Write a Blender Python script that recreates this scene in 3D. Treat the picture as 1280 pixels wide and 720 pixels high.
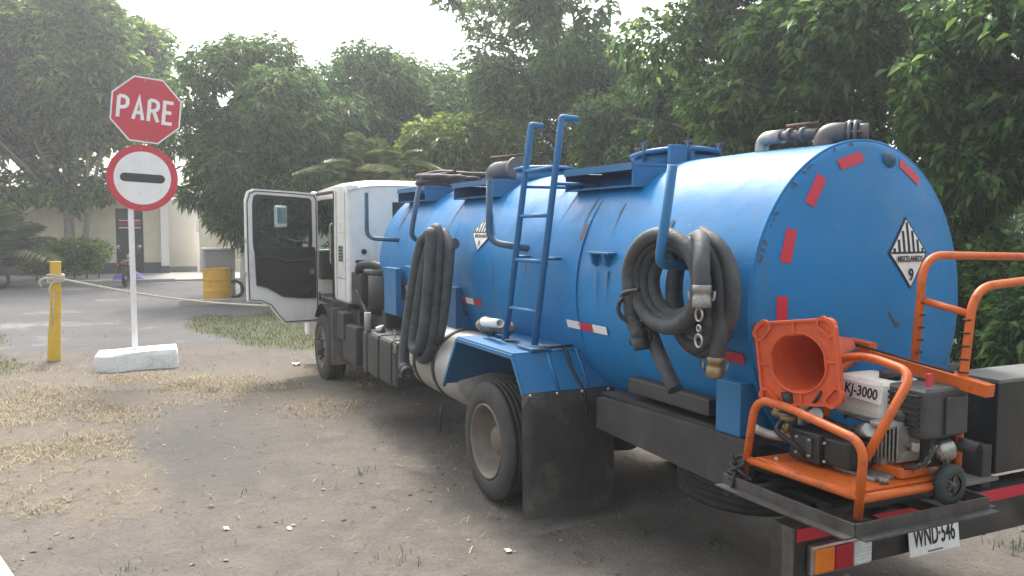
import bpy, bmesh, math, random
import numpy as np
from mathutils import Vector, Matrix

# ------------------------------------------------------------------ camera, sky, sun, exposure
scene = bpy.context.scene
for o in list(bpy.data.objects):
    bpy.data.objects.remove(o)
COL = scene.collection
RAD = math.radians
SUN_EL, SUN_AZ = 52, 168        # degrees; azimuth measured from +X towards +Y, direction TO the sun

cam = bpy.data.cameras.new('camera')
cam.sensor_width = 36.0
cam.lens = 36.0 * 1052 / 1280
cam.clip_start = 0.05
cam.clip_end = 2000
co = bpy.data.objects.new('camera', cam)
COL.objects.link(co)
yaw = RAD(25.6)
pit = math.atan(74 / 1052)
fwd = Vector((-math.cos(yaw) * math.cos(pit), math.sin(yaw) * math.cos(pit), -math.sin(pit)))
co.location = (5.33, -2.34, 1.9)
co.rotation_euler = fwd.to_track_quat('-Z', 'Y').to_euler()
scene.camera = co

world = bpy.data.worlds.new('World')
scene.world = world
world.use_nodes = True
wn = world.node_tree
wn.nodes.clear()
sky = wn.nodes.new('ShaderNodeTexSky')
sky.sky_type = 'NISHITA'
sky.sun_disc = False
sky.sun_elevation = RAD(SUN_EL)
sky.sun_rotation = RAD(90 - SUN_AZ)
sky.air_density = 1.6
sky.dust_density = 5.0
sky.ozone_density = 1.0
hs = wn.nodes.new('ShaderNodeHueSaturation')
hs.inputs['Saturation'].default_value = 0.35
bg = wn.nodes.new('ShaderNodeBackground')
bg.inputs[1].default_value = 0.15
wo = wn.nodes.new('ShaderNodeOutputWorld')
wn.links.new(sky.outputs[0], hs.inputs['Color'])
wn.links.new(hs.outputs[0], bg.inputs[0])
wn.links.new(bg.outputs[0], wo.inputs[0])

sl = bpy.data.lights.new('sun', 'SUN')
sl.energy = 1.5
sl.angle = RAD(10)
sl.color = (1.0, 0.95, 0.87)
so = bpy.data.objects.new('sun', sl)
COL.objects.link(so)
sd = Vector((math.cos(RAD(SUN_EL)) * math.cos(RAD(SUN_AZ)), math.cos(RAD(SUN_EL)) * math.sin(RAD(SUN_AZ)), math.sin(RAD(SUN_EL))))
so.rotation_euler = (-sd).to_track_quat('-Z', 'Y').to_euler()
so.location = (0, 0, 30)

scene.view_settings.view_transform = 'Standard'
scene.view_settings.look = 'None'
scene.view_settings.gamma = 1.0
scene.view_settings.exposure = 1.42
scene.render.resolution_x = 1024
scene.render.resolution_y = 576

# ------------------------------------------------------------------ helpers
rng = np.random.default_rng(7)
random.seed(7)


def tag(o, label=None, cat=None, group=None, kind=None):
    if label: o['label'] = label
    if cat: o['category'] = cat
    if group: o['group'] = group
    if kind: o['kind'] = kind
    return o


_mats = {}


def mat(name, col, rough=0.6, metal=0.0, col2=None, scale=6.0, amt=0.5, bump=0.0, bscale=60.0, spec=0.5,
        dirt=None, dirt_amt=0.0, dirt_scale=2.5, coat=0.0):
    """procedural principled material: colour broken by noise, patches of dirt, fine bump"""
    if name in _mats: return _mats[name]
    m = bpy.data.materials.new(name)
    m.use_nodes = True
    nt = m.node_tree
    b = nt.nodes['Principled BSDF']
    b.inputs['Metallic'].default_value = metal
    b.inputs['Specular IOR Level'].default_value = spec
    b.inputs['Coat Weight'].default_value = coat
    tc = nt.nodes.new('ShaderNodeTexCoord')
    geo = nt.nodes.new('ShaderNodeNewGeometry')
    pos = geo.outputs['Position']
    if col2 is None: col2 = tuple(c * 0.72 for c in col)
    n1 = nt.nodes.new('ShaderNodeTexNoise')
    n1.inputs['Scale'].default_value = scale
    n1.inputs['Detail'].default_value = 6
    n1.inputs['Roughness'].default_value = 0.65
    nt.links.new(pos, n1.inputs['Vector'])
    r1 = nt.nodes.new('ShaderNodeMapRange')
    r1.inputs[1].default_value = 0.35
    r1.inputs[2].default_value = 0.7
    r1.inputs[3].default_value = 0
    r1.inputs[4].default_value = amt
    nt.links.new(n1.outputs[0], r1.inputs[0])
    mx = nt.nodes.new('ShaderNodeMix')
    mx.data_type = 'RGBA'
    mx.inputs['A'].default_value = (*col, 1)
    mx.inputs['B'].default_value = (*col2, 1)
    nt.links.new(r1.outputs[0], mx.inputs['Factor'])
    out = mx.outputs['Result']
    rsum = None
    if dirt:
        n2 = nt.nodes.new('ShaderNodeTexNoise')
        n2.inputs['Scale'].default_value = dirt_scale
        n2.inputs['Detail'].default_value = 9
        n2.inputs['Roughness'].default_value = 0.75
        nt.links.new(pos, n2.inputs['Vector'])
        r2 = nt.nodes.new('ShaderNodeMapRange')
        r2.inputs[1].default_value = 0.52
        r2.inputs[2].default_value = 0.72
        r2.inputs[3].default_value = 0
        r2.inputs[4].default_value = dirt_amt
        nt.links.new(n2.outputs[0], r2.inputs[0])
        m2 = nt.nodes.new('ShaderNodeMix')
        m2.data_type = 'RGBA'
        nt.links.new(out, m2.inputs['A'])
        m2.inputs['B'].default_value = (*dirt, 1)
        nt.links.new(r2.outputs[0], m2.inputs['Factor'])
        out = m2.outputs['Result']
        rsum = r2.outputs[0]
    nt.links.new(out, b.inputs['Base Color'])
    # roughness variation
    rr = nt.nodes.new('ShaderNodeMapRange')
    rr.inputs[3].default_value = max(0.05, rough - 0.08)
    rr.inputs[4].default_value = min(1.0, rough + 0.14)
    nt.links.new(n1.outputs[0], rr.inputs[0])
    rout = rr.outputs[0]
    if rsum is not None:
        ad = nt.nodes.new('ShaderNodeMath')
        ad.operation = 'MULTIPLY_ADD'
        nt.links.new(rsum, ad.inputs[0])
        ad.inputs[1].default_value = 0.35
        nt.links.new(rout, ad.inputs[2])
        ad.use_clamp = True
        rout = ad.outputs[0]
    nt.links.new(rout, b.inputs['Roughness'])
    if bump > 0:
        n3 = nt.nodes.new('ShaderNodeTexNoise')
        n3.inputs['Scale'].default_value = bscale
        n3.inputs['Detail'].default_value = 4
        nt.links.new(pos, n3.inputs['Vector'])
        bp = nt.nodes.new('ShaderNodeBump')
        bp.inputs['Strength'].default_value = bump
        bp.inputs['Distance'].default_value = 0.02
        nt.links.new(n3.outputs[0], bp.inputs['Height'])
        nt.links.new(bp.outputs[0], b.inputs['Normal'])
    _mats[name] = m
    return m


def leaf_mat(name, c1, c2, c3, trans=0.35, rough=0.45):
    m = bpy.data.materials.new(name)
    m.use_nodes = True
    nt = m.node_tree
    b = nt.nodes['Principled BSDF']
    b.inputs['Roughness'].default_value = rough
    g = nt.nodes.new('ShaderNodeNewGeometry')
    cr = nt.nodes.new('ShaderNodeValToRGB')
    e = cr.color_ramp.elements
    e[0].position = 0.0
    e[0].color = (*c1, 1)
    e[1].position = 0.94
    e[1].color = (*c3, 1)
    k = e.new(1.0)
    k.color = (c3[0] * 1.12, c3[1] * 1.06, c3[2], 1)
    k = e.new(0.55)
    k.color = (*c2, 1)
    nz = nt.nodes.new('ShaderNodeTexNoise')
    nz.inputs['Scale'].default_value = 0.55
    nz.inputs['Detail'].default_value = 3
    nt.links.new(g.outputs['Position'], nz.inputs['Vector'])
    ma = nt.nodes.new('ShaderNodeMath')          # branches differ in how young their leaves are
    ma.operation = 'MULTIPLY_ADD'
    ma.inputs[1].default_value = 1.2
    ma.inputs[2].default_value = -0.68
    nt.links.new(nz.outputs[0], ma.inputs[0])
    mb_ = nt.nodes.new('ShaderNodeMath')
    mb_.operation = 'ADD'
    mb_.use_clamp = True
    nt.links.new(ma.outputs[0], mb_.inputs[0])
    nt.links.new(g.outputs['Random Per Island'], mb_.inputs[1])
    nt.links.new(mb_.outputs[0], cr.inputs[0])
    nt.links.new(cr.outputs[0], b.inputs['Base Color'])
    t = nt.nodes.new('ShaderNodeBsdfTranslucent')
    hs_ = nt.nodes.new('ShaderNodeHueSaturation')
    hs_.inputs['Value'].default_value = 1.5
    hs_.inputs['Hue'].default_value = 0.48
    nt.links.new(cr.outputs[0], hs_.inputs['Color'])
    nt.links.new(hs_.outputs[0], t.inputs[0])
    mx = nt.nodes.new('ShaderNodeMixShader')
    mx.inputs[0].default_value = trans
    nt.links.new(b.outputs[0], mx.inputs[1])
    nt.links.new(t.outputs[0], mx.inputs[2])
    nt.links.new(mx.outputs[0], nt.nodes['Material Output'].inputs[0])
    return m


def glass_mat(name, tint=(0.8, 0.88, 0.88), alpha=0.18):
    m = bpy.data.materials.new(name)
    m.use_nodes = True
    nt = m.node_tree
    b = nt.nodes['Principled BSDF']
    b.inputs['Base Color'].default_value = (0.02, 0.025, 0.025, 1)
    b.inputs['Roughness'].default_value = 0.06
    t = nt.nodes.new('ShaderNodeBsdfTransparent')
    t.inputs[0].default_value = (*tint, 1)
    mx = nt.nodes.new('ShaderNodeMixShader')
    mx.inputs[0].default_value = alpha
    nt.links.new(t.outputs[0], mx.inputs[1])
    nt.links.new(b.outputs[0], mx.inputs[2])
    nt.links.new(mx.outputs[0], nt.nodes['Material Output'].inputs[0])
    return m


class MB:
    """collects shapes in world coordinates, then links them as one mesh object"""
    def __init__(s):
        s.bm = bmesh.new()

    def box(s, lo, hi, bev=0.0, M=None, seg=2):
        r = bmesh.ops.create_cube(s.bm, size=1.0)
        vs = r['verts']
        lo = Vector(lo); hi = Vector(hi)
        c = (lo + hi) / 2
        d = hi - lo
        for v in vs:
            v.co = Vector((v.co.x * d.x, v.co.y * d.y, v.co.z * d.z)) + c
        if bev > 0:
            es = list({e for v in vs for e in v.link_edges})
            rr = bmesh.ops.bevel(s.bm, geom=es, offset=bev, segments=seg, affect='EDGES', profile=0.6)
            vs = list({v for f in rr['faces'] for v in f.verts} | {v for v in vs if v.is_valid})
        if M is not None:
            vv = [v for v in vs if v.is_valid]
            bmesh.ops.transform(s.bm, matrix=M, verts=vv)
        return s

    def tube(s, pts, r, seg=10, caps=True, closed=False, flat=None):
        """sweep a circle (radius r or list) along the points"""
        P = [Vector(p) for p in pts]
        n = len(P)
        rs = r if isinstance(r, (list, tuple, np.ndarray)) else [r] * n
        T = []
        for i in range(n):
            if closed: t = P[(i + 1) % n] - P[i - 1]
            else: t = P[min(i + 1, n - 1)] - P[max(i - 1, 0)]
            T.append(t.normalized() if t.length > 1e-9 else Vector((0, 0, 1)))
        up = Vector((0, 0, 1)) if abs(T[0].z) < 0.9 else Vector((1, 0, 0))
        nrm = (up - T[0] * up.dot(T[0])).normalized()
        rings = []
        for i in range(n):
            nrm = (nrm - T[i] * nrm.dot(T[i]))
            if nrm.length < 1e-6: nrm = T[i].orthogonal()
            nrm.normalize()
            bn = T[i].cross(nrm)
            ring = []
            for k in range(seg):
                a = 2 * math.pi * k / seg + (math.pi / seg if seg == 4 else 0)
                ring.append(s.bm.verts.new(P[i] + (nrm * math.cos(a) + bn * math.sin(a)) * rs[i]))
            rings.append(ring)
        m = n if closed else n - 1
        for i in range(m):
            A = rings[i]; B = rings[(i + 1) % n]
            for k in range(seg):
                f = s.bm.faces.new((A[k], A[(k + 1) % seg], B[(k + 1) % seg], B[k]))
                f.smooth = seg > 4
        if caps and not closed:
            s.bm.faces.new(rings[0][::-1])
            s.bm.faces.new(rings[-1])
        return s

    def cyl(s, a, b, r, seg=20, r2=None, caps=True):
        return s.tube([a, b], [r, r if r2 is None else r2], seg, caps)

    def lathe(s, prof, M, seg=32, smooth=True):
        """prof: list of (radius, height) turned round local z, placed with matrix M"""
        rings = []
        for (r, h) in prof:
            if r < 1e-6:
                rings.append([s.bm.verts.new(M @ Vector((0, 0, h)))])
            else:
                rings.append([s.bm.verts.new(M @ Vector((r * math.cos(2 * math.pi * k / seg), r * math.sin(2 * math.pi * k / seg), h))) for k in range(seg)])
        for A, B in zip(rings[:-1], rings[1:]):
            for k in range(seg):
                k2 = (k + 1) % seg
                if len(A) == 1 and len(B) == 1: continue
                if len(A) == 1: f = s.bm.faces.new((A[0], B[k2], B[k]))
                elif len(B) == 1: f = s.bm.faces.new((A[k], A[k2], B[0]))
                else: f = s.bm.faces.new((A[k], A[k2], B[k2], B[k]))
                f.smooth = smooth
        return s

    def prism(s, poly, M, t):
        """2D polygon extruded by t along local z (from -t/2 to t/2), placed by matrix M"""
        a = [s.bm.verts.new(M @ Vector((x, y, -t / 2))) for x, y in poly]
        b = [s.bm.verts.new(M @ Vector((x, y, t / 2))) for x, y in poly]
        s.bm.faces.new(a[::-1])
        s.bm.faces.new(b)
        n = len(poly)
        for i in range(n):
            s.bm.faces.new((a[i], a[(i + 1) % n], b[(i + 1) % n], b[i]))
        return s

    def ring(s, outer, inner, M, t):
        """flat plate with a hole: outer and inner polygons with equal counts"""
        n = len(outer)
        L = [[s.bm.verts.new(M @ Vector((x, y, z))) for x, y in p] for p in (outer, inner) for z in (-t / 2, t / 2)]
        oa, ob, ia, ib = L
        for i in range(n):
            j = (i + 1) % n
            s.bm.faces.new((ob[i], ob[j], ib[j], ib[i]))
            s.bm.faces.new((oa[j], oa[i], ia[i], ia[j]))
            s.bm.faces.new((oa[i], oa[j], ob[j], ob[i]))
            s.bm.faces.new((ia[j], ia[i], ib[i], ib[j]))
        return s

    def grid(s, P):
        """P[i][j] points -> quads"""
        V = [[s.bm.verts.new(p) for p in row] for row in P]
        for i in range(len(V) - 1):
            for j in range(len(V[0]) - 1):
                f = s.bm.faces.new((V[i][j], V[i + 1][j], V[i + 1][j + 1], V[i][j + 1]))
                f.smooth = True
        return s

    def build(s, name, m, parent=None, org=None, recalc=True, smooth_angle=None):
        me = bpy.data.meshes.new(name)
        if recalc: bmesh.ops.recalc_face_normals(s.bm, faces=s.bm.faces)
        s.bm.to_mesh(me)
        s.bm.free()
        return link(name, me, m, parent, org)


_worg = {}


def link(name, me, m, parent=None, org=None):
    n = len(me.vertices)
    a = np.empty(n * 3, np.float32)
    me.vertices.foreach_get('co', a)
    a = a.reshape(-1, 3)
    if org is None:
        lo = a.min(0); hi = a.max(0)
        org = (lo + hi) / 2
        if parent is None: org[2] = lo[2]
    org = np.array(org, np.float32)
    me.vertices.foreach_set('co', (a - org).ravel())
    me.update()
    o = bpy.data.objects.new(name, me)
    if m is not None:
        for k in (m if isinstance(m, (list, tuple)) else [m]): me.materials.append(k)
    COL.objects.link(o)
    w = Vector([float(x) for x in org])
    if parent is not None:
        o.parent = parent
        o.location = w - _worg[parent.name]
    else:
        o.location = w
    _worg[o.name] = w
    return o


def empty(name, loc, label=None, cat=None, group=None):
    o = bpy.data.objects.new(name, None)
    o.empty_display_size = 0.2
    COL.objects.link(o)
    o.location = loc
    _worg[o.name] = Vector(loc)
    return tag(o, label, cat, group)


def copy_tree(o, parent=None):
    c = o.copy()
    COL.objects.link(c)
    c.parent = parent
    for ch in list(o.children):
        copy_tree(ch, c)
    return c


def frame(origin, right, up):
    r = Vector(right).normalized()
    u = Vector(up)
    u = (u - r * u.dot(r)).normalized()
    n = r.cross(u)
    M = Matrix((( r.x, u.x, n.x, origin[0]), (r.y, u.y, n.y, origin[1]), (r.z, u.z, n.z, origin[2]), (0, 0, 0, 1)))
    return M


def axis_m(origin, axis):
    """matrix with local z along axis"""
    z = Vector(axis).normalized()
    x = z.orthogonal().normalized()
    return frame(origin, x, z.cross(x))


def catmull(P, n=8, closed=False):
    P = [Vector(p) for p in P]
    out = []
    N = len(P)
    rngk = range(N) if closed else range(N - 1)
    for i in rngk:
        if closed: p0, p1, p2, p3 = P[i - 1], P[i], P[(i + 1) % N], P[(i + 2) % N]
        else: p0, p1, p2, p3 = P[max(i - 1, 0)], P[i], P[i + 1], P[min(i + 2, N - 1)]
        for k in range(n):
            t = k / n
            out.append(0.5 * ((2 * p1) + (p2 - p0) * t + (2 * p0 - 5 * p1 + 4 * p2 - p3) * t * t + (3 * p1 - p0 - 3 * p2 + p3) * t ** 3))
    if not closed: out.append(P[-1])
    return out


def fillet(P, r=0.05, n=6):
    """polyline with rounded corners"""
    P = [Vector(p) for p in P]
    out = [P[0]]
    for i in range(1, len(P) - 1):
        a = (P[i - 1] - P[i]); b = (P[i + 1] - P[i])
        d = min(r, a.length * 0.48, b.length * 0.48)
        A = P[i] + a.normalized() * d
        B = P[i] + b.normalized() * d
        for k in range(n + 1):
            t = k / n
            out.append((1 - t) ** 2 * A + 2 * t * (1 - t) * P[i] + t * t * B)
    out.append(P[-1])
    return out


def text(name, body, size, M, m, parent, bold=0.0, xs=1.0):
    cu = bpy.data.curves.new('lettering', 'FONT')
    cu.body = body
    cu.size = size
    cu.align_x = 'CENTER'
    cu.align_y = 'CENTER'
    cu.offset = bold
    cu.extrude = 0.0006
    cu.resolution_u = 3
    tmp = bpy.data.objects.new('lettering', cu)
    COL.objects.link(tmp)
    dg = bpy.context.evaluated_depsgraph_get()
    me = bpy.data.meshes.new_from_object(tmp.evaluated_get(dg))
    bpy.data.objects.remove(tmp)
    me.materials.clear()
    me.transform(M @ Matrix.Diagonal((xs, 1, 1, 1)))
    return link(name, me, m, parent)


def vnoise(x, y, s, seed=0):
    """cheap smooth value noise on arrays"""
    g = np.random.default_rng(seed).random((64, 64))
    u = x / s + 1000; v = y / s + 1000
    i = np.floor(u).astype(int); j = np.floor(v).astype(int)
    a = u - i; b = v - j
    a = a * a * (3 - 2 * a); b = b * b * (3 - 2 * b)
    i0 = i % 64; j0 = j % 64; i1 = (i + 1) % 64; j1 = (j + 1) % 64
    return (g[i0, j0] * (1 - a) + g[i1, j0] * a) * (1 - b) + (g[i0, j1] * (1 - a) + g[i1, j1] * a) * b


def fbm(x, y, s, seed=0, o=4):
    t = 0; w = 0.5; tot = 0
    for k in range(o):
        t = t + w * vnoise(x, y, s / 2 ** k, seed + k); tot += w; w *= 0.6
    return t / tot


def sstep(a, b, x):
    t = np.clip((x - a) / (b - a), 0, 1)
    return t * t * (3 - 2 * t)


# ------------------------------------------------------------------ materials
def tank_paint():
    '''glossy blue paint, hand-rolled: dull patches, run marks, dust, fine scratches'''
    m = bpy.data.materials.new('blue_tank_paint')
    m.use_nodes = True
    nt = m.node_tree
    N = nt.nodes.new; K = nt.links.new
    b = nt.nodes['Principled BSDF']
    b.inputs['Specular IOR Level'].default_value = 0.32
    b.inputs['Coat Weight'].default_value = 0.08
    b.inputs['Coat Roughness'].default_value = 0.16
    geo = N('ShaderNodeNewGeometry')
    def noise(sc, det=6, ro=0.6, vec=None):
        mp = N('ShaderNodeMapping')
        mp.inputs['Scale'].default_value = vec or (1, 1, 1)
        K(geo.outputs['Position'], mp.inputs[0])
        n = N('ShaderNodeTexNoise')
        n.inputs['Scale'].default_value = sc; n.inputs['Detail'].default_value = det; n.inputs['Roughness'].default_value = ro
        K(mp.outputs[0], n.inputs['Vector'])
        return n.outputs[0]
    def rmp(x, a, c, lo=0.0, hi=1.0):
        r = N('ShaderNodeMapRange')
        for k, v in zip((1, 2, 3, 4), (a, c, lo, hi)): r.inputs[k].default_value = v
        K(x, r.inputs[0])
        return r.outputs[0]
    def mix(f, A, B):
        x = N('ShaderNodeMix'); x.data_type = 'RGBA'
        K(f, x.inputs['Factor'])
        for q, v in (('A', A), ('B', B)):
            if isinstance(v, tuple): x.inputs[q].default_value = (*v, 1)
            else: K(v, x.inputs[q])
        return x.outputs['Result']
    c = mix(rmp(noise(1.1, 4), 0.3, 0.7), (0.0020, 0.172, 0.430), (0.0035, 0.138, 0.345))
    c = mix(rmp(noise(3.2, 8, 0.7), 0.48, 0.74, 0, 0.6), c, (0.022, 0.145, 0.29))
    run = noise(3.0, 5, 0.6, (5.0, 5.0, 0.45))
    c = mix(rmp(run, 0.56, 0.72, 0, 0.42), c, (0.06, 0.115, 0.20))
    c = mix(rmp(noise(26, 3, 0.5), 0.70, 0.76, 0, 0.6), c, (0.10, 0.16, 0.24))
    c = mix(rmp(noise(9, 7, 0.8), 0.74, 0.80, 0, 0.6), c, (0.13, 0.07, 0.04))
    scr = noise(7, 2, 0.4, (1.0, 1.0, 14.0))
    c = mix(rmp(scr, 0.735, 0.75, 0, 0.45), c, (0.20, 0.27, 0.36))
    K(c, b.inputs['Base Color'])
    K(rmp(noise(4, 7, 0.7), 0.3, 0.75, 0.34, 0.66), b.inputs['Roughness'])
    bp = N('ShaderNodeBump')
    bp.inputs['Strength'].default_value = 0.55
    bp.inputs['Distance'].default_value = 0.05
    K(noise(1.9, 3, 0.4), bp.inputs['Height'])
    b2 = N('ShaderNodeBump')
    b2.inputs['Strength'].default_value = 0.06
    b2.inputs['Distance'].default_value = 0.01
    K(noise(60, 3), b2.inputs['Height'])
    K(bp.outputs[0], b2.inputs['Normal'])
    K(b2.outputs[0], b.inputs['Normal'])
    return m


M_blue = tank_paint()
M_blue2 = mat('worn_blue_paint', (0.004, 0.135, 0.32), 0.45, col2=(0.012, 0.115, 0.25), scale=9, amt=0.8, dirt=(0.12, 0.11, 0.10), dirt_amt=0.55, dirt_scale=6)
M_steelblue = mat('faded_blue_bar', (0.014, 0.085, 0.16), 0.5, col2=(0.03, 0.07, 0.11), scale=12, amt=0.8)
M_white = mat('white_cab_paint', (0.76, 0.76, 0.74), 0.3, col2=(0.62, 0.61, 0.58), scale=4, amt=0.5, dirt=(0.40, 0.36, 0.30), dirt_amt=0.35, dirt_scale=4)
M_black = mat('black_plastic', (0.012, 0.012, 0.013), 0.45, col2=(0.03, 0.028, 0.026), scale=8, amt=0.6)
M_chassis = mat('dusty_black_steel', (0.015, 0.016, 0.018), 0.6, col2=(0.055, 0.05, 0.044), scale=6, amt=0.8, bump=0.1)
M_flap = mat('mud_flap_rubber', (0.075, 0.072, 0.070), 0.5, col2=(0.14, 0.127, 0.112), scale=4, amt=0.7, dirt=(0.24, 0.205, 0.165), dirt_amt=0.9, dirt_scale=3.0)
M_tyre = mat('tyre_rubber', (0.022, 0.022, 0.023), 0.75, col2=(0.075, 0.066, 0.058), scale=7, amt=0.7, bump=0.15)
M_rim = mat('dirty_rim_steel', (0.17, 0.15, 0.13), 0.6, 0.2, col2=(0.12, 0.085, 0.06), scale=9, amt=0.9)
M_silver = mat('dusty_aluminium', (0.42, 0.41, 0.39), 0.5, 0.35, col2=(0.25, 0.23, 0.20), scale=5, amt=0.8, dirt=(0.22, 0.17, 0.12), dirt_amt=0.7)
M_metal = mat('worn_metal', (0.45, 0.44, 0.42), 0.35, 0.9, col2=(0.22, 0.18, 0.14), scale=20, amt=0.7)
M_galv = mat('galvanised_fitting', (0.42, 0.43, 0.42), 0.4, 0.6, col2=(0.25, 0.2, 0.15), scale=14, amt=0.7)
M_brass = mat('brass_fitting', (0.28, 0.22, 0.13), 0.4, 0.8, col2=(0.20, 0.14, 0.08), scale=20, amt=0.7)
M_rust = mat('rusty_pipe', (0.16, 0.09, 0.055), 0.75, 0.2, col2=(0.07, 0.05, 0.04), scale=14, amt=0.8)
M_greypipe = mat('grey_painted_pipe', (0.10, 0.115, 0.13), 0.5, 0.2, col2=(0.16, 0.10, 0.07), scale=9, amt=0.6)
M_hose = mat('ribbed_hose_rubber', (0.026, 0.031, 0.036), 0.6, col2=(0.075, 0.078, 0.08), scale=9, amt=0.8, bump=0.25, bscale=40, dirt=(0.13, 0.12, 0.105), dirt_amt=0.6, dirt_scale=7)
M_thinhose = mat('thin_brown_hose', (0.075, 0.05, 0.045), 0.6, col2=(0.03, 0.025, 0.025), scale=9, amt=0.8)
M_orange = mat('orange_paint', (0.58, 0.115, 0.012), 0.42, col2=(0.44, 0.09, 0.014), scale=9, amt=0.7, dirt=(0.10, 0.05, 0.03), dirt_amt=0.8, dirt_scale=14)
M_cone = mat('orange_cone_plastic', (0.64, 0.10, 0.022), 0.55, col2=(0.50, 0.07, 0.03), scale=7, amt=0.8, dirt=(0.30, 0.09, 0.05), dirt_amt=0.5, dirt_scale=9)
M_red = mat('red_reflector', (0.50, 0.012, 0.03), 0.45, col2=(0.36, 0.012, 0.03), scale=20, amt=0.5)
M_redsign = mat('red_sign_sheet', (0.55, 0.025, 0.05), 0.45, col2=(0.46, 0.04, 0.06), scale=5, amt=0.8, dirt=(0.36, 0.12, 0.11), dirt_amt=0.4, dirt_scale=7)
M_signw = mat('white_sign_sheet', (0.80, 0.80, 0.80), 0.45, col2=(0.70, 0.70, 0.69), scale=5, amt=0.6, dirt=(0.48, 0.44, 0.38), dirt_amt=0.35, dirt_scale=8)
M_ink = mat('black_ink', (0.012, 0.012, 0.014), 0.6)
M_stickw = mat('white_sticker', (0.72, 0.72, 0.70), 0.5, col2=(0.55, 0.53, 0.50), scale=20, amt=0.6)
M_amber = mat('amber_lens', (0.70, 0.20, 0.012), 0.2, col2=(0.55, 0.14, 0.01), scale=40, amt=0.6)
M_redlens = mat('red_lens', (0.36, 0.008, 0.02), 0.2)
M_clear = mat('clear_lens', (0.62, 0.63, 0.62), 0.15, col2=(0.38, 0.38, 0.38), scale=40, amt=0.7)
M_toolbox = mat('black_box_paint', (0.018, 0.018, 0.018), 0.42, col2=(0.04, 0.036, 0.033), scale=9, amt=0.7, dirt=(0.11, 0.10, 0.09), dirt_amt=0.5, dirt_scale=5)
M_angle = mat('bare_angle_iron', (0.11, 0.105, 0.10), 0.55, 0.5, col2=(0.05, 0.04, 0.035), scale=11, amt=0.8)
M_greytop = mat('grey_box_lid', (0.16, 0.155, 0.15), 0.5, col2=(0.10, 0.10, 0.095), scale=5, amt=0.8)
M_enginew = mat('white_fuel_tank', (0.68, 0.67, 0.62), 0.4, col2=(0.5, 0.47, 0.4), scale=12, amt=0.7)
M_alu = mat('cast_aluminium', (0.34, 0.33, 0.31), 0.45, 0.7, col2=(0.14, 0.13, 0.12), scale=30, amt=0.8, bump=0.2, bscale=90)
M_muff = mat('grey_black_cover', (0.035, 0.036, 0.040), 0.5, col2=(0.08, 0.078, 0.075), scale=12, amt=0.7)
M_green = mat('green_wheel', (0.012, 0.026, 0.025), 0.6, col2=(0.05, 0.05, 0.047), scale=20, amt=0.8)
M_concw = mat('whitewashed_concrete', (0.80, 0.80, 0.79), 0.8, col2=(0.70, 0.70, 0.69), scale=5, amt=0.7, bump=0.5, bscale=25, dirt=(0.34, 0.34, 0.34), dirt_amt=0.55, dirt_scale=5)
M_polew = mat('white_pole_paint', (0.76, 0.76, 0.75), 0.5, col2=(0.62, 0.6, 0.57), scale=8, amt=0.6)
M_yellow = mat('yellow_paint', (0.66, 0.42, 0.03), 0.55, col2=(0.54, 0.33, 0.04), scale=8, amt=0.8, dirt=(0.30, 0.20, 0.10), dirt_amt=0.5, dirt_scale=9)
M_drum = mat('yellow_drum_paint', (0.62, 0.34, 0.02), 0.45, col2=(0.48, 0.25, 0.02), scale=4, amt=0.8, dirt=(0.25, 0.15, 0.07), dirt_amt=0.5)
M_rope = mat('rope_fibre', (0.52, 0.49, 0.40), 0.9, col2=(0.36, 0.34, 0.26), scale=30, amt=0.8)
M_wall = mat('cream_wall', (0.74, 0.66, 0.50), 0.85, col2=(0.58, 0.52, 0.42), scale=1.5, amt=0.6, bump=0.1, dirt=(0.42, 0.37, 0.30), dirt_amt=0.4, dirt_scale=0.8)
M_wallw = mat('white_wall', (0.80, 0.78, 0.72), 0.85, col2=(0.74, 0.71, 0.64), scale=1.5, amt=0.6, bump=0.1)
M_wallgrey = mat('grey_plinth', (0.10, 0.10, 0.105), 0.8)
M_roof = mat('grey_roof', (0.22, 0.21, 0.20), 0.8)
M_bark = mat('bark', (0.12, 0.095, 0.07), 0.9, col2=(0.06, 0.05, 0.04), scale=7, amt=0.9, bump=0.7, bscale=18)
M_barkpale = mat('pale_bark', (0.26, 0.24, 0.21), 0.9, col2=(0.15, 0.13, 0.11), scale=7, amt=0.9, bump=0.5, bscale=18)
M_limew = mat('limewashed_trunk', (0.60, 0.58, 0.53), 0.9, col2=(0.42, 0.39, 0.34), scale=6, amt=0.8, bump=0.5, bscale=18)
M_glass = glass_mat('window_glass')
M_greybin = mat('grey_cabinet', (0.30, 0.30, 0.29), 0.6, col2=(0.22, 0.22, 0.21), scale=4, amt=0.6)
M_bag = mat('blue_bag_plastic', (0.07, 0.08, 0.30), 0.5, col2=(0.14, 0.14, 0.36), scale=9, amt=0.7)
M_kerb = mat('kerb_concrete', (0.42, 0.40, 0.37), 0.9, col2=(0.30, 0.28, 0.26), scale=4, amt=0.8, bump=0.4)
M_litter = mat('white_paper', (0.75, 0.75, 0.74), 0.8)
M_cloth = mat('grey_tarp', (0.22, 0.20, 0.16), 0.9, col2=(0.12, 0.11, 0.09), scale=12, amt=0.8, bump=0.4)

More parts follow.
